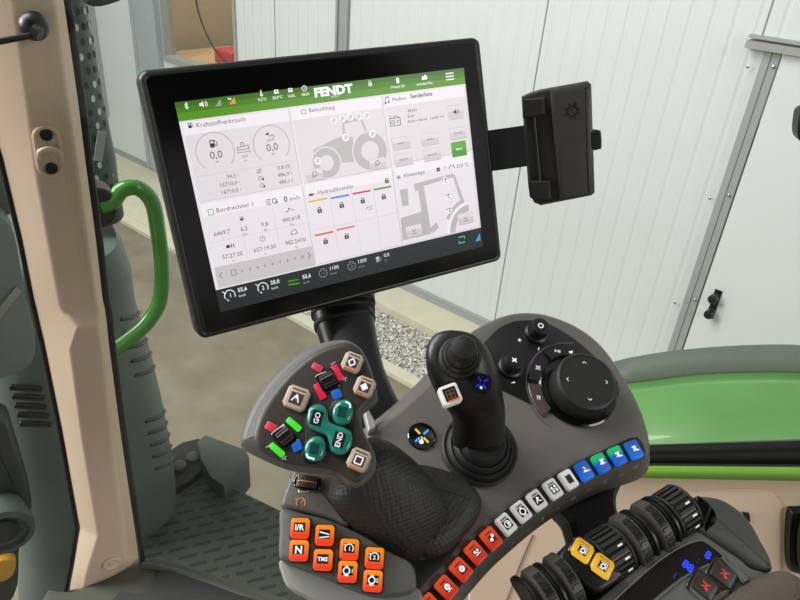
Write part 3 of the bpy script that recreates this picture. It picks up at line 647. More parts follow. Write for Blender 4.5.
# page 1: fuel use
def pump(x, y, k, m_):
    d.rect(x-.5*k, y, 3*k, 4.6*k, m_, 5); d.rect(x-.5*k, y+1*k, 1.9*k, 1.4*k, Wb, 6); d.path([(x+1*k, y+1.8*k), (x+2.4*k, y+.8*k), (x+2.4*k, y-1.6*k), (x+1.3*k, y-.6*k)], .45*k, m_, 5)
x, y = S(190, 125.5); pump(x, y, .85, Td); tx(195.5, 125.5, 'Kraftstoffverbrauch', 4.6, Tk, 'l')
for px, py, w_ in ((215, 152, 0), (271, 144.5, 1)):
    x, y = S(px, py); d.arc(x, y, 14.6, 15.4, -45, 228, Sh, 5, 36)
    if w_ == 0: pump(x-.5, y+6.5, 1.25, Td)
    else: d.poly([(x-4, y+8.2), (x-1, y+10), (x-.4, y+7.4)], Td, 5); d.path([(x-.5, y+6.2), (x+2, y+7.6), (x+3.6, y+6), (x+2, y+4.6)], .5, Td, 5); d.line(x-3, y+3.6, x+3, y+3.6, .5, Tk, 5)
    d.text('0,0', x, y-2, 8.4, Tk, 6); d.text('l/h', x, y-7.6, 2.8, Tk, 6)
x, y = S(242.5, 147.5); d.path([(x-4.6, y+.4), (x-4.6, y-1.6), (x+4.6, y-1.6), (x+4.6, y+1.2), (x-4.6, y+.4)], .5, Tk, 5); d.path([(x-1.2, y+1.2), (x-1.2, y+4), (x+.9, y+4), (x+.9, y+1.4)], .5, Tk, 5); d.line(x-5, y-3.6, x+5, y-3.6, .4, Tk, 5); d.line(x-5, y-4.5, x-5, y-2.7, .4, Tk, 5); d.line(x+5, y-4.5, x+5, y-2.7, .4, Tk, 5)
d.text('2,50', x, y-6.8, 2.8, Tk, 6); d.text('m', x, y-10, 2.4, Tk, 6)
for i, (a_, b2_) in enumerate((('34,5', '0,8 l/h'), ('16710,0', '486,9 l'), ('16710,0', '486,1 l'))):
    yy = -fy(97.3 + i*5.4); d.text(a_, fx(66), yy, 4.5, Tk, 6, 'r'); d.text('l', fx(67.5), yy, 2.8, Tk, 6, 'l'); d.text(b2_, fx(108), yy, 4.5, Tk, 6, 'r')
    xq = fx(84); d.arc(xq, yy, 1.3, 1.75, 0, 360, Tk, 5, 14); d.line(xq-1.9, yy-1.9, xq+1.9, yy+1.9, .35, Tk, 5) if i == 0 else d.rect(xq+1.9, yy-1, 1.3, 1.8, Td, 5)
R2(38, 94, 113, 94.4, Ln, 4)
# page 2: trip computer
x, y = S(210.5, 212); d.arc(x, y, 0, 0, 0, 1, Gr, 5, 1); d.path([(x-2, y-2.2), (x-2, y+2.2), (x+2, y+2.2), (x+2, y-2.2), (x-2, y-2.2)], .5, Gr, 5); tx(215.5, 210.5, 'Bordrechner 1', 4.9, Tk, 'l')
tx(266, 202.3, '0', 3, Tk); x, y = S(285, 199); d.text('0', x, y, 6.6, Td, 6, bold=1); tx(294, 198, 'km/h', 4.2, Tk)
x, y = S(268, 202); d.path([(x-2.4, y+2), (x+1.8, y+2), (x-.4, y), (x+1.8, y-2), (x-2.4, y-2)], .5, Tk, 5); x, y = S(274, 200.8); d.arc(x, y, 1.6, 2.3, 0, 360, Tk, 5, 14); d.rect(x+1.6, y-1.2, 1.6, 1.6, Td, 5)
R2(62.5, 125, 62.8, 160, Ln, 4); R2(88.5, 125, 88.8, 160, Ln, 4); R2(38, 142.5, 113, 142.8, Ln, 4)
x, y = S(241.5, 218.5); pump(x, y, .7, Td)
for px, py, t_, u_ in ((221.5, 232.5, '6469,7', 'l'), (243.5, 228.5, '6,5', 'l/ha'), (264, 224, '9,8', 'l/h'), (290.5, 218.5, '480,618', 'km'), (231.8, 255, '57:27:20', 'h'), (264.2, 248, '657:19:30', 'h'), (295, 241, '982,5430', 'ha')):
    tx(px, py, t_, 4.6, Tk); tx(px+1, py+5.5, u_, 2.6, Tk)
x, y = S(262, 238.5); d.arc(x, y, 1.9, 2.3, 0, 360, Tk, 5, 18); d.path([(x, y+1.3), (x, y), (x+1.2, y)], .35, Tk, 5)
x, y = S(229.5, 246); d.rect(x-1.5, y, 3, 2.4, Td, 5); d.rect(x+2.3, y, 2.6, 3, Td, 5); d.rect(x+2.3, y, 1, 3.4, Wh, 6)
x, y = S(289, 209.5); d.path([(x-4, y-1.4), (x-1.6, y-1.4), (x-.6, y+1.4), (x+1.4, y-.2), (x+4, y-1.2)], .55, Tk, 5); x, y = S(293.5, 232); d.path([(x-3.2, y-1.8), (x-1.4, y+1.6), (x+1.6, y+2.2), (x+3, y-1.4), (x-3.2, y-1.8)], .5, Tk, 5)
R2(37, 161.5, 114, 177, Nv, 4); x, y = S(226.5, 274); yb = y; d.path([(fx(41.5), yb+2.6), (fx(39.6), yb), (fx(41.5), yb-2.6)], .5, Tk, 5); d.path([(fx(109.4), yb+2.6), (fx(111.3), yb), (fx(109.4), yb-2.6)], .5, Tk, 5)
xq = fx(48.5); d.path([(xq, yb-2.2), (xq, yb+2.4), (xq+4, yb+2.4), (xq+4, yb-2.2), (xq, yb-2.2)], .55, Gr, 5)
for i, t_ in enumerate(('2', '3', '4', '5', '6', '7', '8', '9', '10')): d.text(t_, fx(56.5 + i*6), yb, 3.6, Tk, 6)
# page 3: lighting, a tractor silhouette with lamp marks
x, y = S(302.5, 112); d.arc(x, y, 1.4, 1.9, 90, 270, Tk, 5, 10); d.path([(x, y+1.7), (x+2.4, y+1.7), (x+2.4, y-1.7), (x, y-1.7)], .45, Tk, 5); tx(308, 110.5, 'Beleuchtung', 4.4, Tk, 'l')
def sp(*p): return [S(*q) for q in p]
d.poly(sp((313, 150), (336, 138), (345, 136), (352, 137), (354, 155), (353, 162), (340, 163), (330, 155), (322, 152), (313, 155)), Sh, 4)
d.poly(sp((341.5, 121), (361, 117), (360.5, 120), (343.5, 124)), Sh, 4); d.poly(sp((341.5, 123), (343.5, 123), (345, 137), (342.5, 137)), Sh, 4); d.poly(sp((359.5, 119), (361.5, 119), (368, 135), (366, 136)), Sh, 4)
for px, py, r0, r1 in ((326, 163, 6.5, 12.5), (369.5, 151, 8.5, 16)):
    x, y = S(px, py); d.disc(x, y, r1+1.2, Wb, 5, 32); d.arc(x, y, r0, r1, 0, 360, Sh, 6, 32)
d.poly(sp((365, 136), (368, 132), (381, 139), (380, 141)), Sh, 4)
for px, py in ((333, 120.5), (341.5, 118.8), (349.5, 117.2), (358, 116.4), (366, 115.5), (345, 137.5), (371.5, 134), (317, 161)):
    x, y = S(px, py); d.disc(x, y, 3.3, Wh, 7, 16); d.arc(x+.4, y+.4, .8, 1.2, 0, 360, Tk, 8, 10); d.line(x-.3, y-.4, x-1.6, y-1.8, .4, Tk, 8)
def btn2(x, y, w_, h__, m_=None): d.rect(x+.3, y-.5, w_, h__, Be, 8); d.rect(x, y, w_, h__, m_ or Bt, 9); d.rect(x, y+h__*.25, w_, h__*.4, Wb if not m_ else m_, 10)
for px, py in ((314, 174.5), (376.5, 163.3)):
    x, y = S(px, py); btn2(x, y, 15, 10); d.arc(x, y+.5, 1.6, 2.2, 0, 360, Tk, 12, 12); d.line(x-1, y-1, x-2.6, y-2.4, .5, Tk, 12)
# page 4: hydraulic valves
x, y = S(311.5, 194.5); d.rect(x-1, y, 3.6, 1.8, Td, 5); d.line(x, y, x+3.2, y, .6, Td, 5); tx(317, 192.5, 'Hydraulikventile', 4.7, Tk, 'l')
def lock(px, py, k=1, dark=Td):
    x, y = S(px, py); d.rect(x, y-.8*k, 4*k, 3.2*k, dark, 6); d.arc(x, y+.9*k, 1.1*k, 1.7*k, 0, 180, dark, 6, 10); d.rect(x, y-.8*k, .7*k, 1.3*k, Wh, 7)
for px, py, m_ in ((317.5, 200), (339, 196.7), (361, 192.5), (382, 188)) and ((317.5, 200, Ye), (339.5, 196.5, Bl), (361, 192.2, Re), (382, 188, Gr), (323.5, 233.5, Or), (345, 228, Pk)):
    x, y = S(px, py); d.rect(x, y, 17.3, 1.5, m_, 5)
for px, py in ((319, 210), (341, 205), (362, 200.5), (383, 196.5), (325, 241), (346, 236)): lock(px, py)
lock(386, 180.5, .95)
x, y = S(369, 208); d.path([(x-3, y-1), (x-3, y+1), (x+3, y+1)], .45, Tk, 5); d.line(x-1, y-1, x+3, y-1, .4, Tk, 5)
for xx in (135, 154, 173): R2(xx, 123, xx+.3, 176, Ln, 4)
R2(117, 149.5, 191, 149.8, Ln, 4)
# page 5: media
x, y = S(386.5, 100.5); d.line(x-1.4, y-2, x-1.4, y+2.4, .45, Td, 5); d.line(x-1.4, y+2.4, x+1.8, y+2.8, .7, Td, 5); d.line(x+1.8, y-1.6, x+1.8, y+2.8, .45, Td, 5); d.disc(x-2, y-2, .9, Td, 5, 10); d.disc(x+1.2, y-1.6, .9, Td, 5, 10)
tx(391, 99.7, 'Medien:', 4.3, Tk, 'l'); tx(409.5, 96.5, 'Senderliste', 4.7, Td, 'l', bold=1)
x, y = S(394.5, 121); d.path([(x-5, y-4), (x-5, y+2.4), (x+5, y+2.4), (x+5, y-4), (x-5, y-4)], .55, Td, 5); d.arc(x-2.2, y-1, 1.3, 1.8, 0, 360, Td, 5, 14); d.rect(x+2.5, y, 2.4, .5, Td, 5); d.rect(x+2.5, y-1.4, 2.4, .5, Td, 5); d.path([(x-4, y+2.4), (x-4.6, y+5.4)], .5, Td, 5); d.path([(x-1, y+2.6), (x-1, y+4), (x+3, y+4), (x+3, y+2.6)], .5, Td, 5)
for px, py, t_ in ((407, 111, '88,60x'), (407, 116.5, 'Exx>'), (407, 121.5, 'Bayern Stereo   Länder 4-5')): tx(px, py, t_, 3.2, Tk, 'l')
for px, py, t_ in ((400, 143, 'Sender'), (429, 139, 'Sender\nFinden'), (457, 133, 'FAVORIT'), (402.5, 159.5, 'QUELLE'), (431, 154.5, 'ALLE FM')):
    x, y = S(px, py); btn2(x, y, 17.5, 10.5); d.text(t_.split('\n')[0], x, y, 2.5, Tk, 12)
x, y = S(454.5, 112); btn2(x, y, 15.5, 12.5); speaker(x, y, 1.1, Td)
x, y = S(458, 149); d.rect(x, y, 16, 13.6, Gr, 9); d.rect(x, y+3, 16, 6, sc_mat('bright_green', (84, 168, 40)), 10); d.text('MENU', x, y, 2.6, Tw, 12, bold=1)
# page 6: climate
x, y = S(398, 177.3)
for a in range(0, 180, 45): d.line(x-2.2*math.cos(math.radians(a)), y-2.2*math.sin(math.radians(a)), x+2.2*math.cos(math.radians(a)), y+2.2*math.sin(math.radians(a)), .4, Tk, 5)
tx(403, 175.5, 'Klimaanlage', 4.2, Tk, 'l')
x, y = S(437.5, 169.5)
for a in (45, 135, 225, 315): d.disc(x+1.3*math.cos(math.radians(a)), y+1.3*math.sin(math.radians(a)), 1.0, Td, 5, 10)
tx(444, 168, '7', 3.4, Td); x, y = S(451, 167); d.path([(x-3, y-1.6), (x-2, y+1.4), (x+1.6, y+1.8), (x+3, y-1.6)], .6, Td, 5); tx(461.5, 165, '22,0 °C', 4, Tk)
d.poly(sp((413, 184), (452, 173.5), (454.5, 175.5), (453, 177), (419, 187), (415, 192)), Sh, 4)
d.poly(sp((417, 187), (423, 186), (430, 228), (424, 231)), Sh, 4); d.poly(sp((399, 190), (407, 188.5), (408, 205), (402, 206.5)), Sh, 4)
d.poly(sp((400, 218), (426, 210), (430, 234), (402, 240.5)), Sh, 4); d.poly(sp((452, 176), (454.5, 175.5), (463, 200), (460, 201)), Sh, 4)
d.poly(sp((427, 231), (436, 222), (438, 228), (432, 233)), Sh, 4)
x, y = S(470, 229)
d.arc(x+1, y, 24, 27, 92, 178, Wh, 5, 24); d.arc(x+1, y, 18, 24, 92, 178, Sh, 6, 24); d.arc(x+1, y, 27, 30.5, 100, 150, Sh, 5, 24)
for px, py in ((444, 180.5), (446.5, 196), (448, 210)):
    x, y = S(px, py); d.disc(x, y, 3.6, Wh, 7, 16); d.disc(x+1, y+1.5, .9, Tk, 8, 10); d.path([(x+1, y+.6), (x+.4, y-1.6), (x+2.2, y-2)], .5, Tk, 8); d.line(x-2.8, y+1.6, x-.6, y+.6, .6, Td, 8)
for px, py in ((413, 230.5), (464.5, 218)):
    x, y = S(px, py); btn2(x, y, 16.5, 10.5); d.path([(x-2, y+1.6), (x, y-1), (x+2, y+1.6)], .5, Tk, 12); d.line(x-2.4, y-2.6, x+2.4, y-2.6, .5, Tk, 12)
# footer
def spd(px, py, t_, a, b2_, m_=Tw):
    x, y = S(px, py); d.arc(x, y, 4, 4.7, -30, 210, m_, 5, 20); d.arc(x, y, 4, 4.7, 225, 250, m_, 5, 4); d.text(t_, x, y, 5, m_, 6); d.line(x-5.6, y+4.4, x-3, y+2, .6, m_, 5)
for px, py, t_, v_ in ((229.5, 295, '1', '55,6'), (262.5, 287.5, '2', '25,0')):
    spd(px, py, t_, 0, 0); x, y = S(px, py); d.text(v_, x+7, y+2.6, 4.6, Tw, 6, 'l', bold=1); d.text('km/h', x+7, y-2.4, 2.9, Tw, 6, 'l')
x, y = S(293.5, 282); d.poly([(x-5, y+2.6), (x+4.6, y+2), (x+4.6, y+1), (x-5, y+1.2)], Gr, 5); d.poly([(x-5, y-.2), (x+4.6, y-1.4), (x+4.6, y-2.6), (x-5, y-1.8)], Gr, 5); d.text('55,6', x+8, y+2.6, 4.6, Tw, 6, 'l', bold=1); d.text('km/h', x+8, y-2.4, 2.9, Tg, 6, 'l')
for px, py, t_, v_, u_ in ((322.5, 272.5, '1', '1100', 'U/min'), (351, 265.5, '2', '1500', 'U/min')):
    x, y = S(px, py); d.path([(x-3.4, y-2), (x-3.6, y+1.6), (x-1.4, y+2), (x-1.4, y+3.6), (x+1.4, y+3.6), (x+1.4, y+2), (x+3.6, y+1.6), (x+3.4, y-2), (x+1.4, y-3.8), (x-1.4, y-3.8), (x-3.4, y-2)], .5, Tg, 5); d.text(t_, x, y-.4, 3.8, Tg, 6); d.text(v_, x+6, y+2.2, 4.6, Tw, 6, 'l'); d.text(u_, x+6, y-2.6, 2.6, Tg, 6, 'l')
x, y = S(377.5, 259); pump(x, y, 1.1, Tg); d.text('0,0', x+6, y+2.2, 4.6, Tw, 6, 'l'); d.text('l/h', x+6, y-2.6, 2.6, Tg, 6, 'l')
x, y = S(461, 239.5); d.path([(x-3.4, y-.6), (x-3.4, y-2.8), (x+3.4, y-2.8)], .8, Cy, 5); d.path([(x+3.4, y+.6), (x+3.4, y+2.8), (x-3.4, y+2.8)], .8, Cy, 5)
x, y = S(477, 237.5); d.poly([(x-3.4, y-3.4), (x+2.8, y-3.4), (x+2.8, y+4)], Sk, 5)
scr = d.build('screen', TM, term, .0008)
# back mount and post
post_top = TM @ Vector((.150, -.200, -.05))

# ================================================================== STORAGE BOX ON THE TERMINAL ARM
PX = Plane(at(560, 140, .66), -ray(575, 130).normalized() + Vector((.10, 0, 0)))
bxt = thing('storage_box', PX.hit(560, 200), 'small black hinged storage box on an arm right of the terminal', 'box')
traced('box_body', [(531, 92), (541, 89), (588, 80.5), (592, 84), (595.5, 193), (592, 196), (541, 206), (534, 203), (529, 190), (522, 96)], PX, [(.002, -.020), (0, -.017), (0, -.006), (.002, -.001), (.004, 0)], M_dark, bxt, n=2, sm=False)
traced('lid', [(549, 89.5), (588, 82.5), (590.5, 86), (593.5, 192), (591, 194.5), (560, 200.5)], PX, [(0, 0), (0, .0035), (.002, .005), (.006, .0052)], mat('charcoal_box_lid', (64, 61, 56), .42, noise=.18, scale=40), bxt, n=1, sm=False)
for a in ([(522, 99), (544, 97), (545, 115), (533, 118), (523, 118)], [(528, 180), (549, 180), (551, 198), (537, 201), (530, 197)]):
    traced('hinge', a, PX, [(0, -.012), (0, .006), (.002, .008)], M_dark, bxt, n=1, sm=False)
tube('hinge_pin', [PX.hit(532, 100, .004), PX.hit(541, 197, .004)], .0022, M_black, bxt)
traced('latch', [(590, 131), (598, 130), (600.5, 133), (601, 147), (598.5, 149), (591, 149)], PX, [(0, -.012), (0, .004), (.0015, .0055)], M_black, bxt, n=2)
# embossed beetle-like mark on the lid
Md = PX.frame(572, 111, 4, -20, .0055); bt = Draw(.001, .0003)
M_emb = mat('embossed_charcoal', (26, 25, 23), .35, noise=0)
bt.arc(0, 0, 4.2, 5.2, 0, 360, M_emb, 1, 20); bt.line(-3.5, 2.5, 3.5, -2.5, .6, M_emb)
for a in (20, 70, 120, 165, 215, 260, 305, 340): bt.path([(5*math.cos(math.radians(a)), 5*math.sin(math.radians(a))), (8*math.cos(math.radians(a+10)), 8*math.sin(math.radians(a+10)))], .9, M_emb)
bt.arc(1.5, 6, 1.5, 2.2, 0, 360, M_emb, 1, 12)
bt.build('emblem', Md, bxt)
arm = bxt
a0 = TM @ Vector((.22, -.118, -.045)); 
c_ = [PX.hit(487, 131, -.022), PX.hit(534, 124, -.022), PX.hit(536, 165, -.022), PX.hit(489, 171, -.022)]
c_[0] += (PX.hit(470, 133, -.03) - c_[0]); c_[3] += (PX.hit(472, 174, -.03) - c_[3])
wmesh('arm_plate', c_ + [p - PX.n * .006 for p in c_], [(0, 1, 2, 3), (7, 6, 5, 4), (0, 4, 5, 1), (1, 5, 6, 2), (2, 6, 7, 3), (3, 7, 4, 0)], M_black, arm, smooth=False)

# ================================================================== CONSOLE
nC = Vector((.10, -.45, .89)).normalized()
PC = Plane(EYE + ray(478, 455) * .53, nC)
cons = thing('armrest_console', PC.hit(500, 470), 'grey curved armrest console with a numbered arc of lit keys and round dial', 'console')
outl = [(500, 318), (517, 312), (545, 313), (577, 325), (603, 345), (622, 372), (638, 400), (648, 428), (651, 448), (648, 458), (636, 464), (605, 474), (580, 485), (558, 498), (535, 514), (512, 533), (490, 553), (470, 575), (452, 598), (436, 622), (410, 660), (370, 660), (366, 600), (372, 540), (366, 480), (362, 446), (370, 430), (395, 410), (420, 388), (450, 358), (480, 330)]
traced('shell', outl, PC, [(.004, -.042), (-.006, -.034), (-.0088, -.022), (-.0080, -.0195), (-.001, -.0045), (.0008, -.002), (.003, -.0004), (.006, 0)], M_shell, cons, n=4)
# black control panel round the dial, and key channel
traced('dial_panel', [(474, 360), (483, 345), (500, 328), (520, 321), (545, 323), (572, 338), (600, 362), (617, 382), (617, 398), (604, 412), (585, 419), (566, 420), (548, 412), (530, 404), (505, 392), (488, 384), (480, 374)], PC, [(0, -.002), (0, .0008), (.001, .0014)], M_black, cons, n=4)
keyc = [(633, 450.6), (616.5, 456.6), (600, 464), (583.5, 471.6), (567.6, 480.6), (552, 490), (536, 501), (520.5, 512.4), (505.5, 525), (490.5, 539), (475, 553), (460.5, 570), (446, 588), (430.5, 606)]
def tang(i): a, b_ = keyc[max(i-1, 0)], keyc[min(i+1, 13)]; v = Vector((a[0]-b_[0], a[1]-b_[1])).normalized(); return v
up_e = []; lo_e = []
for i in range(14):
    t_ = tang(i); n_ = Vector((t_.y, -t_.x)); n_ = n_ if n_.y < 0 else -n_; c = Vector(keyc[i]); e_ = 11.2
    up_e.append(c + n_ * e_); lo_e.append(c - n_ * e_)
t_ = tang(0); up_e[0] += t_ * 8.5; lo_e[0] += t_ * 8.5
traced('key_channel', [tuple(p) for p in up_e] + [tuple(p) for p in lo_e[::-1]], PC, [(0, -.003), (0, .0004), (.0005, .0006)], M_black, cons, n=3, sm=True)
NUM = [14, 13, 12, 11, 10, 9, 8, 7, 6, 5, 4, 3, 2, 1]
def legend(dr_, i):
    W = g_white; K = g_black
    if i in (14, 13, 12, 11):
        s_ = 1 if i in (14, 13) else -1
        dr_.poly([(-3, -1.2), (2.6, -2), (3, -1), (-1, .2)], W); dr_.poly([(-1.5*s_, 0), (.2*s_, 3), (1.5*s_, 2.4), (.6*s_, -.4)], W); dr_.disc(-1.5*s_, 1.8, .9, W) if i != 11 else dr_.line(-2, 2.4, 1.5, -.8, 1.1, g_orange, 3)
        if i == 12: dr_.line(-1.5, -2.6, 2.5, -1.6, .9, g_red, 3)
        return
    if i == 10: dr_.rect(0, 0, 5, 6.6, M_dark, 1); return
    if i >= 6:
        dr_.rect(0, -.5, 6.6, 6.6, K, 1); dr_.rect(0, 4.2, 5.6, 1.1, mat('key_grey_slot', (120, 118, 112), .4, noise=0), 1)
        if i == 9:
            for a, b_ in ((-1.6, 1), (1.4, 1.2), (-1.4, -2), (1.5, -2)): dr_.rect(a, b_, 1.7, 1.8, W, 2)
            dr_.line(-2.4, -.5, 2.4, -.5, .5, W, 2)
        if i == 8: dr_.path([(-2, -2.4), (0, 2), (0, -1)], .8, W, 2); dr_.line(0, -1, 2, -2.2, .8, W, 2); dr_.line(0, 2, 1.4, .2, .7, W, 2)
        if i == 7: dr_.arc(0, -.5, 1.8, 2.7, 0, 360, W, 2, 20); dr_.rect(0, 2.2, 2, .8, W, 2); dr_.rect(0, -3.2, 2, .8, W, 2)
        if i == 6: dr_.arc(0, -.5, 2, 2.7, 0, 360, W, 2, 20); dr_.arc(0, -.5, 0, 1.6, -90, 90, W, 2, 10)
        return
    dr_.rect(0, -.5, 5.6, 5.6, mat('key_maroon', (110, 30, 25), .5, noise=0), 1); dr_.rect(0, 4.2, 5.6, .9, mat('key_maroon', (110, 30, 25)), 1)
    if i == 5: dr_.disc(1.2, 1, 1.2, W, 2, 12); dr_.disc(-1.2, -1, 1.3, W, 2, 12); dr_.line(-1, -1, 1.4, 1.4, .6, W, 2)
    elif i == 4: dr_.rect(-1.3, .4, 1.6, 2, W, 2); dr_.rect(1.2, .4, 1.4, 2, W, 2); dr_.line(-2.4, -2, 2.4, -2, .7, W, 2); dr_.rect(0, -.9, 1, 1, W, 2)
    else: dr_.arc(0, 0, 1, 2.2, 0, 360, W, 2, 14); dr_.rect(0, 0, .8, 2, W, 2); (dr_.line(-2, -2.8, 2, -2.8, .6, W, 2) if i < 3 else None)
for i, n_ in enumerate(NUM):
    t_ = tang(i); c = keyc[i]; M_ = PC.frame(c[0], c[1], 0, -20, .001)
    xd = (PC.hit(c[0] + t_.x*6, c[1] + t_.y*6) - PC.hit(*c)).normalized(); yd = nC.cross(xd); M_ = fr(PC.hit(c[0], c[1], .001), xd, yd, nC)
    mk = M_bluekey if n_ in (14, 11) else M_bgkey if n_ in (12, 13) else M_white if n_ >= 6 else M_redkey
    hw_ = .0062
    kb = slab2('key', rrect(.0112, .0150, .002, 4), [(0, -.001), (0, .0028), (.0006, .0038), (.0016, .0041)], mk, M_, cons)
    if n_ == 10: pass
    dd = Draw(.001, .0001); legend(dd, n_); dd.build('symbol', M_, kb, .0043)
    lw = .0115
nd = Draw(.001, .0001)
g_faint = mat('faint_legend', (185, 180, 165), .5, noise=0); g_fred = mat('faint_red_legend', (200, 90, 70), .5, noise=0)
# numbers on the sloped skirt below the keys
npx = [(635, 467), (620.7, 475), (604.5, 481.5), (588.6, 490), (573, 498.6), (558, 508.5), (542.5, 519), (528.5, 530), (513, 543), (498.5, 556.5), (484, 571.5), (470, 588), (456, 606)]
for i, (px, py) in enumerate(npx):
    t_ = tang(i); c = keyc[i]; xd = (PC.hit(c[0] + t_.x*6, c[1] + t_.y*6) - PC.hit(*c)).normalized(); yd = nC.cross(xd)
    zs_ = (nC * .45 - yd * .9).normalized(); ys_ = zs_.cross(xd); 
    base_ = PC.hit(c[0], c[1]) - yd * .0105 - nC * .002 
    # place on the skirt where the traced pixel meets a plane tangent to it
    pl_ = Plane(base_, zs_); M_ = fr(pl_.hit(px, py, .0022), xd, ys_, zs_)
    q_ = Draw(.001, .0001); q_.text(str(NUM[i]), 0, 0, 5.0, g_faint if NUM[i] > 5 else g_fred, 1); q_.build('number', M_, cons, 0)
# dial, knobs and round quick keys
def onC(px, py, h=0): return PC.frame(px, py, 0, -20, h)
Md = onC(577, 390, 0)
lathe('dial_well', [(.034, 0), (.034, .0022), (.0325, .003), (.030, .0022)], M_gloss, Md, cons, n=64)
dial = lathe('dial', [(.0255, .002), (.0265, .004), (.0265, .012), (.0262, .020), (.0255, .0215), (.0235, .0225), (.0232, .0218)], mat('dial_black', (26, 26, 25), .5, noise=.05), onC(577.5, 392, 0), cons, n=64)
dm = onC(577.5, 392, 0); q_ = Draw(.001, .0001)
for a in (0, 90, 180, 270):
    ca, sa = math.cos(math.radians(a)), math.sin(math.radians(a)); rr = 17
    q_.path([(rr*ca - 1.1*ca + 1.6*sa, rr*sa - 1.1*sa - 1.6*ca), (rr*ca + .6*ca, rr*sa + .6*sa), (rr*ca - 1.1*ca - 1.6*sa, rr*sa - 1.1*sa + 1.6*ca)], .5, g_white)
q_.build('symbol', dm @ Matrix.Rotation(math.radians(8), 4, 'Z'), dial, .0219)
for a0, a1, m_, px, py, t_ in ((103, 137, M_gloss, 550.5, 359.5, 'H'), (142, 180, M_gloss, 541, 375.5, 'grid'), (185, 226, mat('plum_key', (78, 62, 66), .3, noise=0), 543, 396, 'II')):
    M_ = Md; V = []; n_ = 10
    pts = [(.0315*math.cos(math.radians(a0+(a1-a0)*j/n_)), .0315*math.sin(math.radians(a0+(a1-a0)*j/n_))) for j in range(n_+1)] + [(.0435*math.cos(math.radians(a1-(a1-a0)*j/n_)), .0435*math.sin(math.radians(a1-(a1-a0)*j/n_))) for j in range(n_+1)]
    ck = slab2('arc_key', pts, [(0, 0), (0, .0022), (.0006, .0028)], m_, M_, cons, centre=False)
    am = math.radians((a0+a1)/2); q_ = Draw(.001, .0001); x, y = .0375*math.cos(am)*1000, .0375*math.sin(am)*1000
    if t_ == 'H': q_.line(x-2, y-1.5, x-2, y+1.5, .6, g_white); q_.line(x+1, y-1.5, x+1, y+1.5, .6, g_white); q_.line(x-2, y, x+1, y, .6, g_white); q_.rect(x+2.2, y, .8, 2.4, g_white)
    elif t_ == 'grid':
        for a in (-1.4, 0, 1.4):
            for b_ in (-1.4, 0, 1.4): q_.rect(x+a, y+b_, 1, 1, mat('pink_legend', (220, 190, 225), .5, emit=(220, 190, 225), es=.7))
    else: q_.line(x-1, y-1.5, x-1, y+1.5, .7, g_white); q_.line(x+.8, y-1.5, x+.8, y+1.5, .7, g_white); q_.line(x-2, y+1.5, x+1.6, y+1.5, .5, g_white)
    q_.build('symbol', M_, ck, .0029)
# outer ring lip of the arc keys
ring = Draw(.001, .0001); ring.arc(0, 0, 44.2, 45.2, 95, 238, M_shell, 1, 40); ring.build('ring_line', Md, cons, .0015)
for px, py, s_ in ((535.5, 332, 'ring'), (509.5, 366, 'cross')):
    Mk = onC(px, py+2, 0); kn = lathe('rotary_knob', [(.0105, .001), (.0105, .004), (.0088, .005), (.0082, .013), (.0078, .0142), (.0068, .0146)], M_black, Mk, cons, n=40)
    lathe('knob_base_ring', [(.0118, 0), (.0118, .0018), (.011, .002)], M_gloss, Mk, cons, n=40)  # gloss black ring round the knob base
    q_ = Draw(.001, .0001)
    if s_ == 'ring': q_.arc(0, 0, 1.7, 2.7, 0, 360, g_white, 1, 8)
    else:
        for a in (45, 135): q_.line(-2.6*math.cos(math.radians(a)), -2.6*math.sin(math.radians(a)), 2.6*math.cos(math.radians(a)), 2.6*math.sin(math.radians(a)), 1.1, g_white)
        q_.rect(0, 0, 3, 1.1, g_white)
    q_.build('symbol', Mk, kn, .0147)
q_ = Draw(.001, .0001)
Mpan = onC(530, 365, 0); Mpi = Mpan.inverted()
for px, py, t_ in ((519, 341, 'sun'), (545.5, 336, 'fan'), (538, 349.5, 'I'), (494.5, 374, 'dot'), (520.5, 368.5, 'T'), (512.5, 383.5, 'arr'), (569.5, 353, 'cam')):
    v = Mpi @ PC.hit(px, py); x, y = v.x*1000, v.y*1000
    if t_ == 'sun':
        for a in range(0, 180, 45): q_.line(x-1.6*math.cos(math.radians(a)), y-1.6*math.sin(math.radians(a)), x+1.6*math.cos(math.radians(a)), y+1.6*math.sin(math.radians(a)), .45, g_white)
    elif t_ == 'fan': q_.rect(x-.6, y, 1, 2.4, g_white); q_.rect(x+.8, y+.4, .9, 1.2, g_white)
    elif t_ in 'I': q_.line(x+.4, y+1.4, x-.2, y-1.4, .8, g_white)
    elif t_ == 'dot': q_.disc(x, y, 1.1, g_white, 1, 8)
    elif t_ == 'T': q_.rect(x, y, 2.6, .7, g_white); q_.rect(x-.8, y, .7, 1.8, g_white)
    elif t_ == 'arr': q_.poly([(x-2, y-.8), (x+1.8, y), (x+1.2, y+1.4)], g_white)
    else: q_.rect(x, y, 3.4, 1.8, g_white); q_.disc(x+1.6, y+.8, 1, g_white, 1, 10)
q_.build('panel_legends', Mpan, cons, .0016)
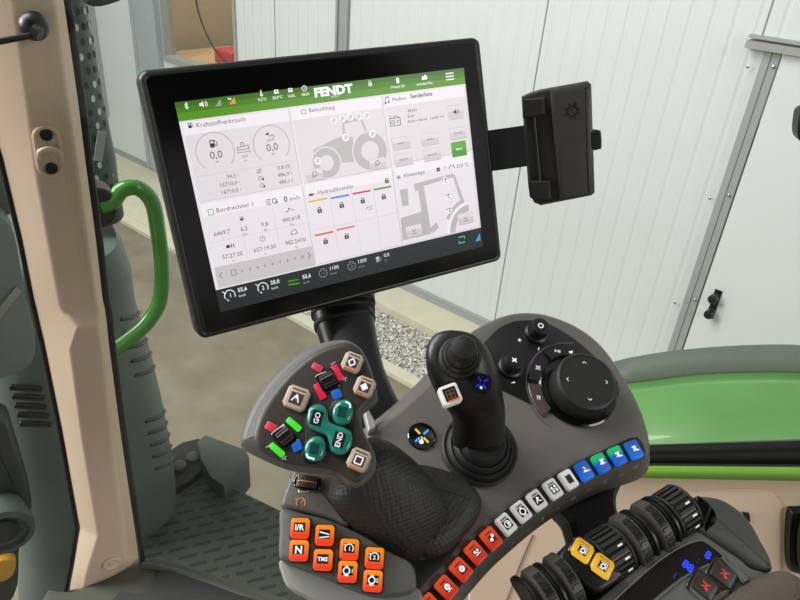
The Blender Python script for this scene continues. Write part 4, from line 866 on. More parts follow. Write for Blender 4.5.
# round four-colour badge
Mb = onC(421.5, 436.5, 0); bd = lathe('badge', [(.0112, 0), (.0112, .0012), (.0105, .0018), (.0095, .0014)], M_gloss, Mb, cons, n=40)
q_ = Draw(.001, .0001)
for a, m_ in ((45, g_sky), (135, g_amber), (225, g_sky), (315, g_amber)):
    ca, sa = math.cos(math.radians(a)), math.sin(math.radians(a)); q_.line(2*ca, 2*sa, 7.4*ca, 7.4*sa, 1.7, m_)
q_.disc(-.4, -5.0, 1.9, g_white, 2, 14); q_.line(0, -4, 0, -.5, .8, g_white, 2)
q_.build('symbol', Mb, bd, .0016)
traced('grip_recess', [(392, 558), (420, 560), (446, 552), (462, 540), (448, 560), (428, 580), (412, 600), (396, 612)], PC, [(0, -.002), (0, .0003), (.0005, .0005)], M_rubber, cons, n=3)
# bright metal clip at the left of the console
traced('metal_clip', [(363, 412), (367, 410), (376, 426), (374, 431), (368, 433)], PC, [(0, -.004), (0, .004), (.001, .005)], M_light, cons, n=1, h=.002, sm=False)

# ---------------------------------------------------------------- cross gate joystick
jb = PC.hit(478, 452)
jy = thing('crossgate_joystick', jb, 'black crossgate joystick with rubber tip standing on the grey console', 'joystick')
PJ = onC(479, 449, 0)
lathe('rubber_boot', [(.0305, 0), (.0305, .0020), (.0288, .0035), (.0270, .0030), (.0262, .0060), (.0243, .0080), (.0230, .0072), (.0222, .0108), (.0200, .0130), (.0188, .0122), (.0178, .0160), (.0160, .0185), (.015, .0186)], M_rubber, PJ, jy, n=56)
jx = (PC.hit(500, 452) - jb); jx.z = 0; vdir = -ray(478, 400).normalized()
# handle: rings from pixel-traced left/right outline at growing height over the console
rowsJ = [((454, 456), (503, 456), .0, .80), ((452, 444), (504, 444), .008, .80), ((452, 428), (505, 428), .020, .8), ((453, 412), (506, 412), .034, .85), ((446, 400), (504, 402), .045, .9), ((438, 388), (502, 392), .055, .95), ((430, 374), (499, 380), .065, .95), ((425, 360), (494, 366), .074, .9), ((426, 347), (487, 352), .080, .8), ((434, 338), (478, 342), .082, .6), ((446, 334), (466, 336), .081, .4)]
rings = []
dj = (jb - EYE).length
nv = nC
for (l, r, h, k_) in rowsJ:
    cpx = ((l[0]+r[0])/2, (l[1]+r[1])/2)
    Pj = Plane(jb + nC * h * 1.0, (-(ray(*cpx)).normalized() * .8 + nC * .2))
    a = Pj.hit(*l); b_ = Pj.hit(*r); c = (a+b_)/2; xx = (b_-a).normalized(); yy = nv.cross(xx).normalized()
    rings.append(ellring(c, xx, yy, (b_-a).length/2, (b_-a).length/2*k_*.9, 32, 2.3))
jg = loft('grip', rings, M_black, jy, ang=60)
sub = jg.modifiers.new('sub', 'SUBSURF'); sub.levels = 1; sub.render_levels = 1
# face plane of the handle top
fc = at(462, 368, (rings[6][0]-EYE).dot(RC.transposed().inverted() @ Vector((0, 0, 1))) if False else 1)
ctr = sum(rings[6], Vector()) / 32
nF = (-(ray(462, 365)).normalized() * .55 + nC * .6).normalized()
PFc = Plane(ctr - ray(462, 365).normalized() * .0262, nF)
Mt = PFc.frame(459.5, 358, 0, -20, -.003)
tipd = fr(Mt.translation, Mt.col[0].to_3d(), (PFc.n.cross(Mt.col[0].to_3d())).normalized(), PFc.n)
lathe('rubber_tip', [(.0145, -.004), (.0145, .003), (.0128, .0052), (.0124, .0040), (.0120, .0080), (.0106, .0100), (.0101, .0088), (.0098, .0125), (.0092, .0160), (.0095, .0200), (.0092, .0240), (.0076, .0270), (.004, .0284), (.001, .0286)], M_rubber, tipd, jy, n=36)
Mk = PFc.frame(450, 395, -4, -10, -.001); kk_ = slab2('key', rrect(.0135, .0135, .002), [(0, -.006), (0, .002), (.0006, .003), (.0018, .0032)], M_white, Mk, jy)
q_ = Draw(.001, .0001); q_.rect(0, 0, 9, 9, g_black); q_.rect(0, 0, 6, 6, mat('key_brown', (120, 90, 60), .5, noise=0), 2)
for a in (45, 135, 225, 315): q_.rect(2*math.cos(math.radians(a)), 2*math.sin(math.radians(a)), 2, 2, g_black, 3)
q_.rect(1, -4.4, 8, 1.2, g_orange, 2); q_.build('symbol', Mk, kk_, .0034)
# blue printed mark
Mk = PFc.frame(482, 383, 2, -10, 0); q_ = Draw(.001, .0001)
for a in (45, 135, 225, 315):
    ca, sa = math.cos(math.radians(a)), math.sin(math.radians(a)); q_.line(1.2*ca, 1.2*sa, 5*ca, 5*sa, 1.1, mat('deep_blue_mark', (30, 40, 190), .4, noise=0, emit=(30, 40, 210), es=.6))
q_.disc(0, -3.4, 1, g_white, 2, 10); plq = slab2('badge', rrect(.013, .013, .004), [(0, -.004), (0, .0001), (.001, .0002)], M_black, Mk, jy); q_.build('symbol', Mk, plq, .0004)

# ---------------------------------------------------------------- key module (eight orange keys)
nM = (nC * .75 - ray(335, 530).normalized() * .45 + Vector((-.12, 0, 0))).normalized()
PM = Plane(EYE + ray(335, 530) * .455, nM)
mod = thing('key_module', PM.hit(335, 560), 'grey key block with eight orange backlit keys under the joystick palm grip', 'key block')
K = lambda *p: [(270 + x/4.283, 460 + y/4.283) for x, y in p]
traced('lower_lip', K((46, 425), (52, 500), (80, 550), (150, 590), (260, 640), (470, 650), (640, 620), (620, 540), (400, 540), (200, 480)), PM, [(0, -.02), (0, -.003), (.002, 0)], M_light, mod, n=4, h=-.026)
traced('key_face', K((46, 205), (140, 225), (260, 255), (400, 320), (500, 385), (605, 440), (628, 530), (600, 565), (480, 580), (370, 555), (230, 495), (130, 452), (60, 432), (36, 405), (38, 300)), PM, [(.003, -.032), (0, -.024), (0, -.004), (.001, -.001), (.003, 0)], M_shell2, mod, n=4)
traced('top_face', K((50, 204), (54, 150), (92, 60), (125, 40), (300, 70), (330, 200), (330, 280), (262, 252), (140, 221)), PM, [(0, -.03), (0, -.003), (.0015, -.0006), (.003, 0)], M_shell2, mod, n=4, h=-.0012)
keys = [((130, 295), 'I/R'), ((235, 325), 'wedge'), ((340, 385), 'g1'), ((447, 422), 'g2'), ((125, 390), 'N'), ((228, 430), 'TMS'), ((333, 480), 'c1'), ((440, 520), 'c2')]
xm0 = PM.hit(*K((130, 295))[0]); xm1 = PM.hit(*K((447, 422))[0])
for (c, t_) in keys:
    p = K(c)[0]; M_ = PM.frame(p[0], p[1], 1.5, -20, .0); 
    slab2('key_recess', rrect(.0146, .0152, .0028), [(0, -.001), (0, .0004), (.0004, .0006)], M_dark, M_, mod)
    kb = slab2('key', rrect(.0124, .0130, .0022, 5), [(0, 0), (0, .0036), (.0006, .0046), (.0018, .0050)], M_orange, M_, mod)
    q_ = Draw(.001, .0001); q_.rect(0, .3, 7.4, 5.8, g_black); W = g_white
    if t_ == 'N': q_.text('N', 0, .2, 6.6, W, 2, bold=2)
    elif t_ == 'TMS': q_.text('TMS', 0, .2, 3.6, W, 2, bold=2)
    elif t_ == 'I/R': q_.text('I/R', 0, .2, 5.2, W, 2, bold=2)
    elif t_ == 'wedge': q_.poly([(-3.2, 2.2), (3.2, .6), (3.2, -.2), (-3.2, 1.2)], W, 2); q_.poly([(-3.2, -1.6), (3.2, -.8), (3.2, -1.6), (-3.2, -2.4)], W, 2)
    elif t_[0] == 'g': q_.arc(0, .2, 2.4, 3.1, -40, 220, W, 2, 16); q_.text(t_[1], 0, .1, 3.8, W, 3, bold=1); q_.line(-3.4, 2.6, -2, 1.4, .7, W, 2)
    else: q_.arc(-.6, .2, 1.6, 2.5, 0, 360, W, 2, 14); q_.text(t_[1], 2.8, .2, 3.4, W, 3, bold=1); q_.rect(-.6, 2.8, 2, .7, W, 2); q_.rect(-.6, -2.6, 3, .7, W, 2)
    q_.build('symbol', M_, kb, .0051)
Mw = PM.frame(270 + 160/4.283, 460 + 97/4.283, 4, -20, -.002)
traced('wheel_slot', K((116, 66), (212, 80), (204, 132), (112, 118)), PM, [(0, -.002), (0, .0006), (.0006, .001)], M_gloss, mod, n=3)
Mw2 = Mw @ Matrix.Translation((0, 0, -.0098))
lathe('scroll_wheel', [(.0134, -.0044), (.0140, -.004), (.0140, .004), (.0134, .0044)], M_rubber, Mw2 @ Matrix.Rotation(PI/2, 4, 'X'), mod, n=40)
for j_ in range(-5, 6):
    boxes('wheel_rib', [(-.0004, .0004, -.0040, -.0006, -.0004, .0007), (-.0004, .0004, .0006, .0040, -.0004, .0007)], mat('worn_bronze', (92, 78, 60), .4, noise=0), Mw2 @ Matrix.Rotation(math.radians(j_*6.5), 4, 'Y') @ Matrix.Translation((0, 0, .0140)), mod)
lathe('wheel_band', [(.0146, -.0004), (.0146, .0004)], mat('copper_band', (190, 135, 90), .4, noise=0), Mw2 @ Matrix.Rotation(PI/2, 4, 'X'), mod, n=40)
Mg_ = PM.frame(270 + 132/4.283, 460 + 183/4.283, 1, -20, -.0012); q_ = Draw(.001, .0001); gcol = mat('salmon_legend', (200, 120, 90), .5, noise=0, emit=(200, 110, 80), es=.3)
q_.arc(0, 0, 2.6, 3.5, -40, 220, gcol, 1, 16); q_.line(0, 0, 1.8, 1.8, .8, gcol); q_.line(-4, 3, -2.4, 1.8, .8, gcol); q_.rect(2, 7.4, 7, .7, g_faint); q_.rect(-1.8, 7.8, .8, 1.8, g_white); q_.build('cruise_symbol', Mg_, mod, .0002)

# ---------------------------------------------------------------- multifunction grip
nH = (nC * .5 - ray(310, 410).normalized() * .72 + Vector((-.10, 0, .1))).normalized()
PHd = Plane(EYE + ray(330, 420) * .440, nH)
gr_ = thing('multifunction_grip', PM.hit(400, 520), 'large multifunction joystick with fan-shaped key head and dimpled rubber palm grip', 'joystick')
H_ = lambda *p: [(230 + x/3.53, 320 + y/3.53) for x, y in p]
M_dimple = mat('dimpled_rubber', (36, 35, 33), .55, noise=.05)
nt = M_dimple.node_tree; b = nt.nodes['Principled BSDF']; tc = nt.nodes.new('ShaderNodeTexCoord'); vo = nt.nodes.new('ShaderNodeTexVoronoi'); vo.inputs['Scale'].default_value = 330; vo.inputs['Randomness'].default_value = .0
mp = nt.nodes.new('ShaderNodeMapping'); mp.inputs['Rotation'].default_value = (.5, .3, .7)
bp = nt.nodes.new('ShaderNodeBump'); bp.invert = True; bp.inputs['Strength'].default_value = .45; bp.inputs['Distance'].default_value = .0012; nt.links.new(tc.outputs['Object'], mp.inputs[0]); nt.links.new(mp.outputs[0], vo.inputs['Vector']); nt.links.new(vo.outputs['Distance'], bp.inputs['Height']); nt.links.new(bp.outputs['Normal'], b.inputs['Normal'])
# palm base behind
PB2 = Plane(EYE + ray(440, 500) * .50, nC)
traced('palm_base', [(385, 470), (398, 466), (420, 466), (446, 472), (466, 482), (479, 497), (480, 510), (474, 524), (456, 545), (436, 556), (410, 552), (390, 530), (378, 500)], PB2, [(.0, -.02), (0, .003), (.0015, .006), (.005, .009), (.010, .0112), (.014, .0118)], M_dimple, gr_, n=4, ang=80)
# neck: from the head down to the right
nk = [((347, 462), .026, .024, .452), ((362, 474), .030, .025, .455), ((380, 492), .033, .026, .460), ((398, 510), .033, .025, .465), ((413, 523), .030, .022, .469), ((426, 533), .024, .017, .473), ((437, 542), .013, .009, .476)]
rings = []
ax0 = at(437, 542, .476) - at(347, 462, .452)
ax0.normalize()
for (p, a, b_, dd_) in nk:
    c = at(p[0], p[1], dd_ + .018); vv = -ray(*p).normalized(); sx_ = ax0.cross(vv).normalized(); uu = sx_.cross(ax0).normalized(); rings.append(ellring(c, sx_, uu, a, b_, 36, 2.4))
ng = loft('palm_grip', rings, M_dimple, gr_, ang=80); s_ = ng.modifiers.new('s', 'SUBSURF'); s_.levels = s_.render_levels = 2
head = H_((385, 58), (430, 66), (470, 98), (498, 160), (520, 240), (522, 275), (495, 300), (470, 325), (468, 370), (490, 420), (515, 470), (512, 530), (465, 580), (420, 582), (370, 545), (300, 535), (200, 522), (110, 485), (45, 450), (28, 418), (50, 340), (90, 262), (150, 182), (230, 112), (310, 72))
hd_ = traced('head_shell', head, PHd, [(.006, -.026), (.001, -.018), (0, -.010), (.0006, -.006), (.003, -.002), (.006, 0)], M_shell2, gr_, n=4)
face = H_((392, 84), (428, 86), (462, 112), (488, 165), (510, 240), (508, 272), (484, 296), (458, 328), (458, 372), (480, 424), (503, 474), (500, 522), (460, 566), (424, 568), (374, 530), (300, 520), (205, 506), (120, 470), (92, 440), (88, 400), (110, 330), (150, 262), (210, 190), (280, 130), (340, 98))
traced('head_face', face, PHd, [(0, -.002), (0, .0012), (.001, .0022), (.004, .0026)], M_face, gr_, n=4)
HX = .0026
def hf(px, py, ux=-6, uy=-19): return PHd.frame(px, py, ux, uy, HX)
def octo(w_, c_): h = w_/2; return [(h, h-c_), (h-c_, h), (-h+c_, h), (-h, h-c_), (-h, -h+c_), (-h+c_, -h), (h-c_, -h), (h, -h+c_)]
for (x, y), t_, sz in (((236, 278), 'A', .0152), ((432, 152), 'diamond', .0130), ((475, 238), 'solid', .0130), ((455, 495), 'square', .0136)):
    p = H_((x, y))[0]; M_ = hf(p[0], p[1], 7.6, -18) 
    kb = slab2('key', octo(sz, .0022), [(0, -.001), (0, .0022), (.0008, .0034), (.002, .0038)], mat('cream_key', (190, 172, 152), .35, noise=.03), M_, gr_, ang=30)
    q_ = Draw(.001, .0001); s_ = sz * 1000; W = g_white
    q_.rect(.2, -.8, s_*.55, s_*.5, mat('key_bronze', (72, 56, 48), .4, noise=0)); q_.rect(0, s_*.33, s_*.6, .8, mat('key_bronze', (72, 56, 48), .4, noise=0))
    if t_ == 'A': q_.path([(-2.4, -3), (0, 2), (2.4, -3)], .9, W, 2); q_.line(0, 2, 0, -1, .8, W, 2)
    elif t_ == 'diamond': q_.path([(0, 2), (2.4, -.8), (0, -3.4), (-2.4, -.8), (0, 2)], 1, W, 2)
    elif t_ == 'solid': q_.poly([(0, 2.2), (2.8, -.8), (0, -3.6), (-2.8, -.8)], W, 2)
    else: q_.path([(-2.2, -3), (-2.2, 1.6), (2.4, 1.6), (2.4, -3), (-2.2, -3), (-2.2, 1)], .9, W, 2)
    if t_ != 'A': q_.rect(0, -s_*.42, s_*.6, .9, g_orange)
    q_.build('symbol', M_, kb, .0039)
# teal keys
def hpoly(name, pts, mt, prof, parent, n=3, sm=True): return traced(name, H_(*pts), PHd, prof, mt, parent, n=n, sm=sm, h=HX)
hpoly('teal_surround', [(268, 335), (275, 312), (310, 294), (340, 304), (352, 312), (362, 292), (392, 276), (430, 288), (440, 312), (432, 352), (436, 385), (440, 430), (425, 470), (385, 488), (352, 470), (340, 470), (320, 500), (290, 512), (262, 500), (254, 470), (268, 420), (268, 380)], M_black, [(0, -.001), (0, .0003), (.0008, .0007)], gr_)
tk = hpoly('double_key', [(275, 335), (282, 312), (312, 302), (338, 312), (346, 340), (352, 362), (375, 374), (405, 384), (428, 400), (432, 432), (418, 465), (388, 478), (358, 466), (350, 435), (340, 410), (312, 398), (284, 384), (273, 362)], M_teal, [(0, 0), (0, .003), (.001, .0042), (.003, .0048)], gr_)
for (x, y), w__ in (((397, 328), 0), ((300, 456), 1)):
    pts = [(x + a, y + b_) for a, b_ in ((-36, 8), (-26, -26), (0, -42), (26, -38), (38, -12), (30, 28), (6, 44), (-24, 38))]
    kb = hpoly('teal_key', pts, M_teal, [(0, 0), (0, .003), (.001, .0042), (.003, .0048)], gr_)
    p = H_((x, y))[0]; M_ = PHd.frame(p[0], p[1], 4, -19, HX); q_ = Draw(.001, .0001); q_.rect(0, -.5, 5.4, 7, mat('teal_dark', (22, 66, 58), .3, noise=0))  # darker teal field in the middle of the key
    q_.path([(.6, 6.6), (3.8, 5.6), (4.6, 3)], 1.1, mat('teal_highlight', (190, 240, 225), .3, noise=0, emit=(190, 240, 225), es=.8)) if not w__ else q_.path([(-4.2, -4.4), (-3.2, -6.4), (1.4, -6.9)], 1.2, mat('teal_highlight', (190, 240, 225), .3))  # pale highlight painted along the key edge
    q_.build('symbol', M_, kb, .0049)
for (x, y), t_ in (((308, 352), 'GO'), ((385, 428), 'END')):
    p = H_((x, y))[0]; M_ = PHd.frame(p[0], p[1], -19.5, -4, HX); M_ = PHd.frame(p[0], p[1], -15, -12, HX) if False else fr(M_.translation, *(lambda xd: (xd, nH.normalized().cross(xd), nH.normalized()))((PHd.hit(p[0]+5, p[1]-17, HX) - M_.translation).normalized()))
    q_ = Draw(.001, .0001); q_.rect(0, 0, 9.5, 7, g_black); q_.text(t_, 0, 0, 4.8, g_white, 2, bold=1); q_.build('symbol', M_, tk, .0049)
# rockers
for (x, y), ru in (((346, 215), (-9, -17)), ((194, 412), (-12, -15))):
    p = H_((x, y))[0]; M_ = PHd.frame(p[0], p[1], ru[0], ru[1], HX)
    slab2('rocker_surround', rrect(.0128, .0145, .0024), [(0, -.001), (0, .001), (.0008, .0016)], M_gloss, M_, gr_)
    rk = lathe('rocker', [(.0060, -.0050), (.0068, -.0044), (.0068, .0044), (.0060, .0050)], M_black, M_ @ Matrix.Translation((0, 0, -.0038)) @ Matrix.Rotation(PI/2, 4, 'Y'), gr_, n=36)
    for j in (-2, -1, 1, 2):
        a = math.radians(j*17); boxes('rocker_rib', [(-.0044, .0044, -.0006, .0006, -.0004, .0007)], M_dark if abs(j) == 2 else M_face, M_ @ Matrix.Translation((0, 0, -.0038)) @ Matrix.Rotation(-a, 4, 'X') @ Matrix.Translation((0, 0, .0068)), rk)
def bar(c, w_, h__, m_, ux, uy):
    p = H_(c)[0]; slab2('indicator', rrect(w_, h__, .0008, 2), [(0, -.001), (0, .0008), (.0004, .0011)], m_, PHd.frame(p[0], p[1], ux, uy, HX), gr_)
bar((378, 186), .0046, .0112, glow('bar_red', (225, 35, 70), .9), -9, -17); bar((317, 252), .0046, .0112, glow('bar_red', (225, 35, 70)), -9, -17)
bar((225, 369), .0040, .0112, glow('bar_green', (70, 225, 50), 1), -14, -12); bar((166, 459), .0040, .0112, glow('bar_green', (70, 225, 50)), -14, -12)
bar((376, 262), .0062, .0058, glow('bar_blue', (30, 110, 210), .8), -8, -18); bar((235, 444), .0062, .0066, glow('bar_blue', (30, 110, 210)), -8, -18)
M_rs = mat('bar_rose', (190, 60, 75), .4, noise=0, emit=(200, 50, 70), es=.35)
bar((308, 168), .0072, .0046, M_rs, 10, -17); bar((145, 378), .0072, .0052, M_rs, 10, -17)
q_ = Draw(.001, .0001); Mp_ = PHd.frame(311, 410, 0, -20, HX); Mi_ = Mp_.inverted()
for (x, y), t_ in (((364, 153), '-'), ((404, 208), '+'), ((136, 445), '-'), ((192, 486), '+')):
    p = H_((x, y))[0]; v = Mi_ @ PHd.hit(p[0], p[1], HX); a_, b2_ = v.x*1000, v.y*1000
    q_.line(a_-1.6, b2_-1, a_+1.6, b2_+1, .7, g_faint); q_.line(a_-1, b2_+1.6, a_+1, b2_-1.6, .7, g_faint) if t_ == '+' else None
q_.build('face_legends', Mp_, gr_, .0003)

# ---------------------------------------------------------------- terminal post
pp = thing('terminal_post', at(385, 400, .60), 'black bellows-necked post carrying the terminal behind the grip', 'post')
ptl = [(343, 290, .650), (343, 312, .640), (349, 340, .625), (358, 375, .605), (370, 410, .590), (385, 440, .585)]
P_ = [at(*p) for p in ptl]
rr = [.031, .029, .026, .024, .026, .032]
Ps = smooth_open(P_, 5); rings = []
for i, p in enumerate(Ps):
    t_ = (Ps[min(i+1, len(Ps)-1)] - Ps[max(i-1, 0)]).normalized(); vv = -ray(350, 360).normalized(); sx_ = t_.cross(vv).normalized(); uu = sx_.cross(t_)
    f_ = i/(len(Ps)-1)*(len(rr)-1); j = min(int(f_), len(rr)-2); r_ = rr[j] + (rr[j+1]-rr[j])*(f_-j); rings.append(ellring(p, sx_, uu, r_, r_*.7, 28, 2.6))
loft('post', rings, M_black, pp)
for i in (3, 5, 7):
    t_ = (Ps[i+1] - Ps[i-1]).normalized(); q_ = rings[i]; rg = [[Ps[i] + (v - Ps[i]) * k_ + t_ * o_ for v in q_] for k_, o_ in ((1.0, -.003), (1.05, -.0015), (1.05, .0015), (1.0, .003))]
    loft('bellows_ring', rg, M_rubber, pp)

# ================================================================== ARMREST FRONT WITH PADDLES
PA = Plane(EYE + ray(650, 560) * .485, (nC * .9 + Vector((0, -.08, .05))).normalized())
arm_r = thing('armrest', PA.hit(680, 600), 'grey armrest front with dark display window beside the row of paddles', 'armrest')
Q6 = lambda *p: [(560 + x/3.333, 440 + y/3.333) for x, y in p]
traced('armrest_shell', Q6((60, 600), (130, 530), (190, 478), (250, 430), (315, 382), (380, 342), (425, 318), (466, 300), (500, 325), (560, 366), (605, 396), (640, 425), (700, 440), (722, 452), (760, 520), (800, 700), (60, 760)), PA, [(.004, -.05), (0, -.04), (0, -.004), (.0008, -.001), (.003, 0)], M_shell2, arm_r, n=4)
traced('display_frame', Q6((120, 600), (178, 530), (250, 462), (328, 398), (400, 352), (455, 331), (482, 333), (515, 356), (545, 383), (540, 398), (430, 452), (360, 505), (300, 560), (270, 620)), PA, [(0, -.001), (0, .0004), (.0006, .001), (.002, .0004)], M_shell, arm_r, n=3, h=.0)
ds = traced('display', Q6((140, 600), (188, 534), (256, 470), (332, 405), (402, 360), (455, 339), (480, 341), (510, 362), (536, 384), (530, 394), (425, 445), (350, 498), (290, 552), (262, 620)), PA, [(0, -.001), (0, .0008), (.0004, .0012)], mat('smoked_display', (30, 29, 27), .18, noise=0), arm_r, n=3)
q_ = Draw(.001, .0001); Mp_ = PA.frame(690, 565, 10, -18, .0012); Mi_ = Mp_.inverted()
def at2(px, py): v = Mi_ @ PA.hit(px, py, .0012); return v.x*1000, v.y*1000
x, y = at2(688, 566); q_.text('88', x, y, 8.5, g_dblue, 1, bold=2)
x, y = at2(708, 555); q_.text('8', x, y, 8.5, g_dblue, 1, bold=2)
db = mat('dim_blue', (20, 26, 80), .4, noise=0, emit=(30, 40, 150), es=.5)
x, y = at2(674, 575); q_.text('1', x, y, 7, db, 1, bold=1)
x, y = at2(698, 560); q_.text(':', x, y, 7, db, 1, bold=1)
q_.build('blue_digits', Mp_, ds, .0001)
for px, py in ((702.5, 586.5), (721.5, 574.5)):
    M_ = PA.frame(px, py, 9, -17, 0)
    slab2('key_frame', rrect(.0215, .0185, .003), [(0, -.001), (0, .0006), (.0008, .0014)], M_black, M_, arm_r)
    kb = slab2('key', rrect(.0170, .0140, .0022), [(0, 0), (0, .0024), (.0008, .0034), (.002, .0036)], mat('black_key', (52, 46, 40), .35, noise=.03), M_, arm_r)
    q_ = Draw(.001, .0001); q_.line(-2.8, 2, 1, 1.2, 1, g_red); q_.line(1, 1.2, .4, -2, 1, g_red); q_.line(-2.4, -1.8, 3, 2.6, .8, g_red); q_.disc(1.8, -1.8, 1.1, g_red); q_.build('symbol', M_, kb, .0037)
traced('key_ridge', Q6((540, 400), (560, 402), (618, 455), (622, 475), (606, 480), (590, 462)), PA, [(0, -.001), (0, .002), (.0015, .0034)], M_shell2, arm_r, n=3)
traced('key_ridge', Q6((430, 500), (440, 484), (500, 520), (556, 498), (556, 520), (510, 545), (480, 545)), PA, [(0, -.001), (0, .0012), (.0015, .002)], M_shell2, arm_r, n=3)
cv = traced('end_cover', Q6((462, 300), (478, 280), (500, 258), (480, 225), (440, 192), (490, 186), (545, 198), (602, 235), (640, 278), (672, 335), (700, 385), (712, 432), (690, 438), (645, 422), (606, 393), (560, 362), (500, 325)), PA, [(0, -.03), (0, -.003), (.0010, -.0006), (.0025, .0006), (.0045, .0012)], mat('slate_soft_plastic', (58, 60, 56), .5, noise=.06, bump=.2, bscale=1500), arm_r, n=4, h=.002)
M_pad = mat('brown_grey_padding', (82, 72, 62), .75, noise=.12, scale=120, bump=.5, bscale=900)
pd = traced('pad', Q6((470, 640), (520, 560), (548, 528), (620, 478), (690, 445), (735, 438), (765, 450), (800, 475), (880, 560), (880, 760), (470, 760)), PA, [(.004, -.02), (0, -.008), (0, .004), (.003, .010), (.010, .014), (.02, .015)], M_pad, arm_r, n=4)
# dark tray under the paddles
traced('paddle_tray', [(505, 640), (528, 600), (550, 585), (562, 560), (590, 540), (640, 512), (668, 498), (695, 495), (712, 515), (704, 530), (674, 544), (635, 569), (600, 598), (580, 640)], PA, [(.004, -.04), (0, -.03), (0, -.016), (.003, -.014)], mat('black_brown_tray', (34, 30, 27), .6, noise=.2), arm_r, n=3)
# support between console and armrest
sp_ = thing('console_support', PC.hit(600, 520, -.03), 'black support bridge joining the console underside to the paddle block', 'support')
traced('bridge', [(560, 505), (590, 490), (622, 480), (618, 496), (620, 512), (632, 522), (625, 545), (600, 560), (580, 555), (575, 535), (570, 520)], PC, [(.003, -.03), (0, -.02), (0, -.004), (.004, 0)], M_black, sp_, n=4, h=-.030)

# the row of wheels, discs and paddles
axd = (PA.hit(676, 520) - PA.hit(582, 582)); axl = axd.length; axd.normalize()
yd_ = PA.n.cross(axd); Z = PA.n
def WMt(t_, h=-.010, sh=0): 
    p = PA.hit(567 + 91*t_, 580 - 57*t_, h); p = p + yd_ * sh; return fr(p, yd_, Z, axd) if fr(p, yd_, Z, axd).to_3x3().determinant() > 0 else fr(p, -yd_, Z, axd)
M_pdl = mat('grey_paddle', (70, 67, 62), .5, noise=.06, bump=.15, bscale=1200)
def profile2d(r, a0, a1, r2=0, n=16):
    o = [(r*math.cos(math.radians(a0+(a1-a0)*j/n)), r*math.sin(math.radians(a0+(a1-a0)*j/n))) for j in range(n+1)]
    return o
def guard_disc(t_, label):
    M_ = WMt(t_)
    g_ = thing('paddle_guard', M_.translation, label, 'guard', 'disc guards in the paddle row')
    V = profile2d(.0205, -20, 200, n=28)
    slab2('disc', V, [(.001, -.0016), (0, -.0008), (0, .0008), (.001, .0016)], M_black, M_, g_, centre=False)
    V = profile2d(.0178, -10, 190, n=24)
    slab2('inner_face', V, [(.001, -.0030), (0, -.0024), (0, .0024), (.001, .0030)], M_dark, M_, g_, centre=False)
def wheel(t_, w_, label):
    M_ = WMt(t_)
    g_ = thing('thumb_wheel', M_.translation, label, 'thumb wheel', 'ridged thumb wheels in the paddle row')
    V = profile2d(.0178, -25, 205, n=32)
    slab2('wheel_body', V, [(.001, -w_/2), (0, -w_/2+.0008), (0, w_/2-.0008), (.001, w_/2)], M_black, M_, g_, centre=False)
    for s_ in (-1, 1):
        slab2('rim', profile2d(.0192, -22, 202, n=32), [(.0006, s_*w_/2 - .0011), (0, s_*w_/2 - .0005), (0, s_*w_/2 + .0005), (.0006, s_*w_/2 + .0011)], M_dark, M_, g_, centre=False)
    for j in range(12):
        a = math.radians(10 + j*14.5); c, s_ = math.cos(a), math.sin(a)
        Mr = M_ @ Matrix.Rotation(a, 4, 'Z') @ Matrix.Translation((.0178, 0, 0))
        boxes('rib', [(-.001, .0016, -.0013, .0013, -w_/2+.0015, w_/2-.0015)], M_dark, Mr, g_, .0005)
    for j in (5.1, 7.1, 9.1):
        a = math.radians(10 + j*14.5); Mr = M_ @ Matrix.Rotation(a, 4, 'Z') @ Matrix.Translation((.0179, 0, w_*.18))
        boxes('position_mark', [(-.0002, .0017, -.0007, .0007, -.002, .002)], glow('mark_white', (240, 240, 240), .9), Mr, g_)
def paddle(t_, w_, label):
    M_ = WMt(t_)
    g_ = thing('finger_paddle', M_.translation, label, 'paddle', 'grey finger paddles in the paddle row')
    n_ = 14; outer = profile2d(.0215, 15, 165, n=n_); inner = profile2d(.0200, 165, 15, n=n_)
    slab2('paddle_body', outer + [(-.017, -.004), (.017, -.004)], [(.0015, -w_/2), (0, -w_/2+.001), (0, w_/2-.001), (.0015, w_/2)], M_pdl, M_, g_, centre=False)
    slab2('grip_pad', profile2d(.0217, 48, 142, n=14) + profile2d(.0200, 142, 48, n=14), [(0, -w_*.30), (0, w_*.30)], M_black, M_, g_, centre=False)
    for j in range(7):
        a = math.radians(52 + j*13); Mr = M_ @ Matrix.Rotation(a, 4, 'Z') @ Matrix.Translation((.0215, 0, 0))
        boxes('grip_rib', [(-.001, .0008, -.0012, .0012, -w_*.32, w_*.32)], M_black, Mr, g_, .0004)
sgnx = 1
guard_disc(-.42, 'thin black disc guard at the lowest visible end of the paddle row')
paddle(-.30, .010, 'grey ribbed finger paddle, lowest in the row at the bottom edge')
guard_disc(-.18, 'thin black disc guard between the two lowest grey paddles')
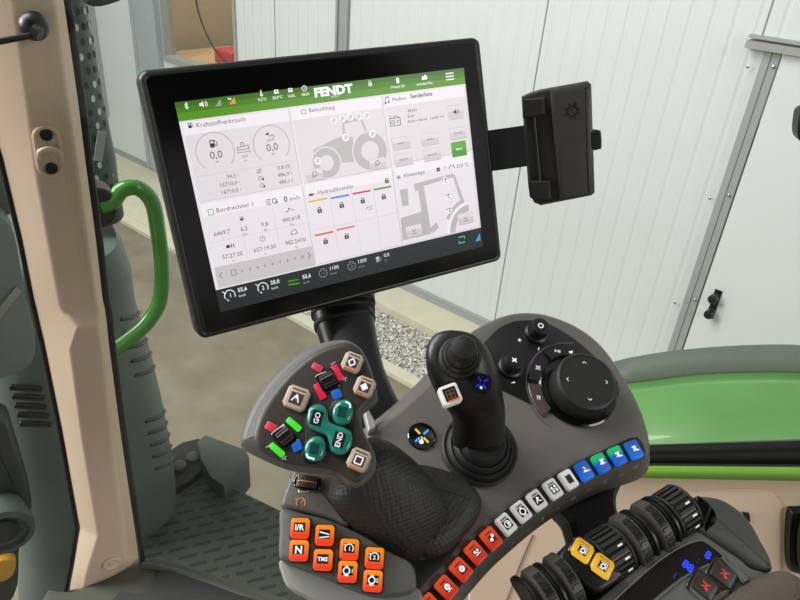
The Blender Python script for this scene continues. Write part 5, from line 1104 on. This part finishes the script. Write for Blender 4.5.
paddle(-.06, .010, 'grey ribbed finger paddle just below the yellow keys')
wheel(.44, .020, 'black ridged thumb wheel with white marks right beside the yellow keys')
paddle(.66, .010, 'grey ribbed finger paddle just above the lower ridged wheel')
guard_disc(.78, 'thin black disc guard in the middle of the upper paddles')
paddle(.90, .010, 'grey ribbed finger paddle just below the topmost ridged wheel')
guard_disc(1.02, 'thin black disc guard against the topmost ridged wheel')
wheel(1.17, .018, 'black ridged thumb wheel with white marks at the upper end of the row')
# yellow key block
PY = Plane(PA.hit(595, 563, .006), (PA.n + yd_ * .10).normalized())
yb_ = thing('yellow_key_block', PY.hit(595, 570), 'black block with two yellow backlit keys in the paddle row', 'key block')
traced('block', [(558, 560), (562, 548), (576, 537), (584, 536), (600, 548), (612, 560), (624, 572), (622, 578), (604, 590), (594, 589), (578, 578), (563, 568)], PY, [(.002, -.024), (0, -.020), (0, -.003), (.0015, -.0006), (.003, 0)], M_black, yb_, n=3)
for px, py in ((581.5, 551.5), (601.5, 567)):
    M_ = PY.frame(px, py, 8.5, -16, 0)
    sh_ = [(x_*.9, y_*.9) for x_, y_ in ((.0078, .0052), (.0055, .0078), (-.0062, .0078), (-.0082, .0058), (-.0082, -.0045), (-.0055, -.0075), (.0062, -.0075), (.0078, -.0055))]
    slab2('key_well', [(a*1.14, b_*1.14) for a, b_ in sh_], [(0, -.001), (0, .0005), (.0006, .001)], M_gloss, M_, yb_)
    kb = slab2('key', sh_, [(0, 0), (0, .0026), (.0007, .0036), (.0018, .0040)], M_yelkey, M_, yb_)
    q_ = Draw(.001, .0001); q_.rect(0, -.4, 6.6, 6, g_black); q_.arc(0, -.6, 1, 1.9, 0, 360, g_white, 2, 16); q_.line(-2.6, 1.8, 2.6, 1.8, .6, g_white, 2); q_.line(2.4, -2.4, 2.4, 2, .6, g_white, 2); q_.line(-2.4, -2.6, 1, -2.6, .6, g_white, 2)
    q_.rect(-1, 4.4, 8, .7, mat('ochre', (150, 105, 30), .5, noise=0), 1)
    q_.build('symbol', M_, kb, .0041)
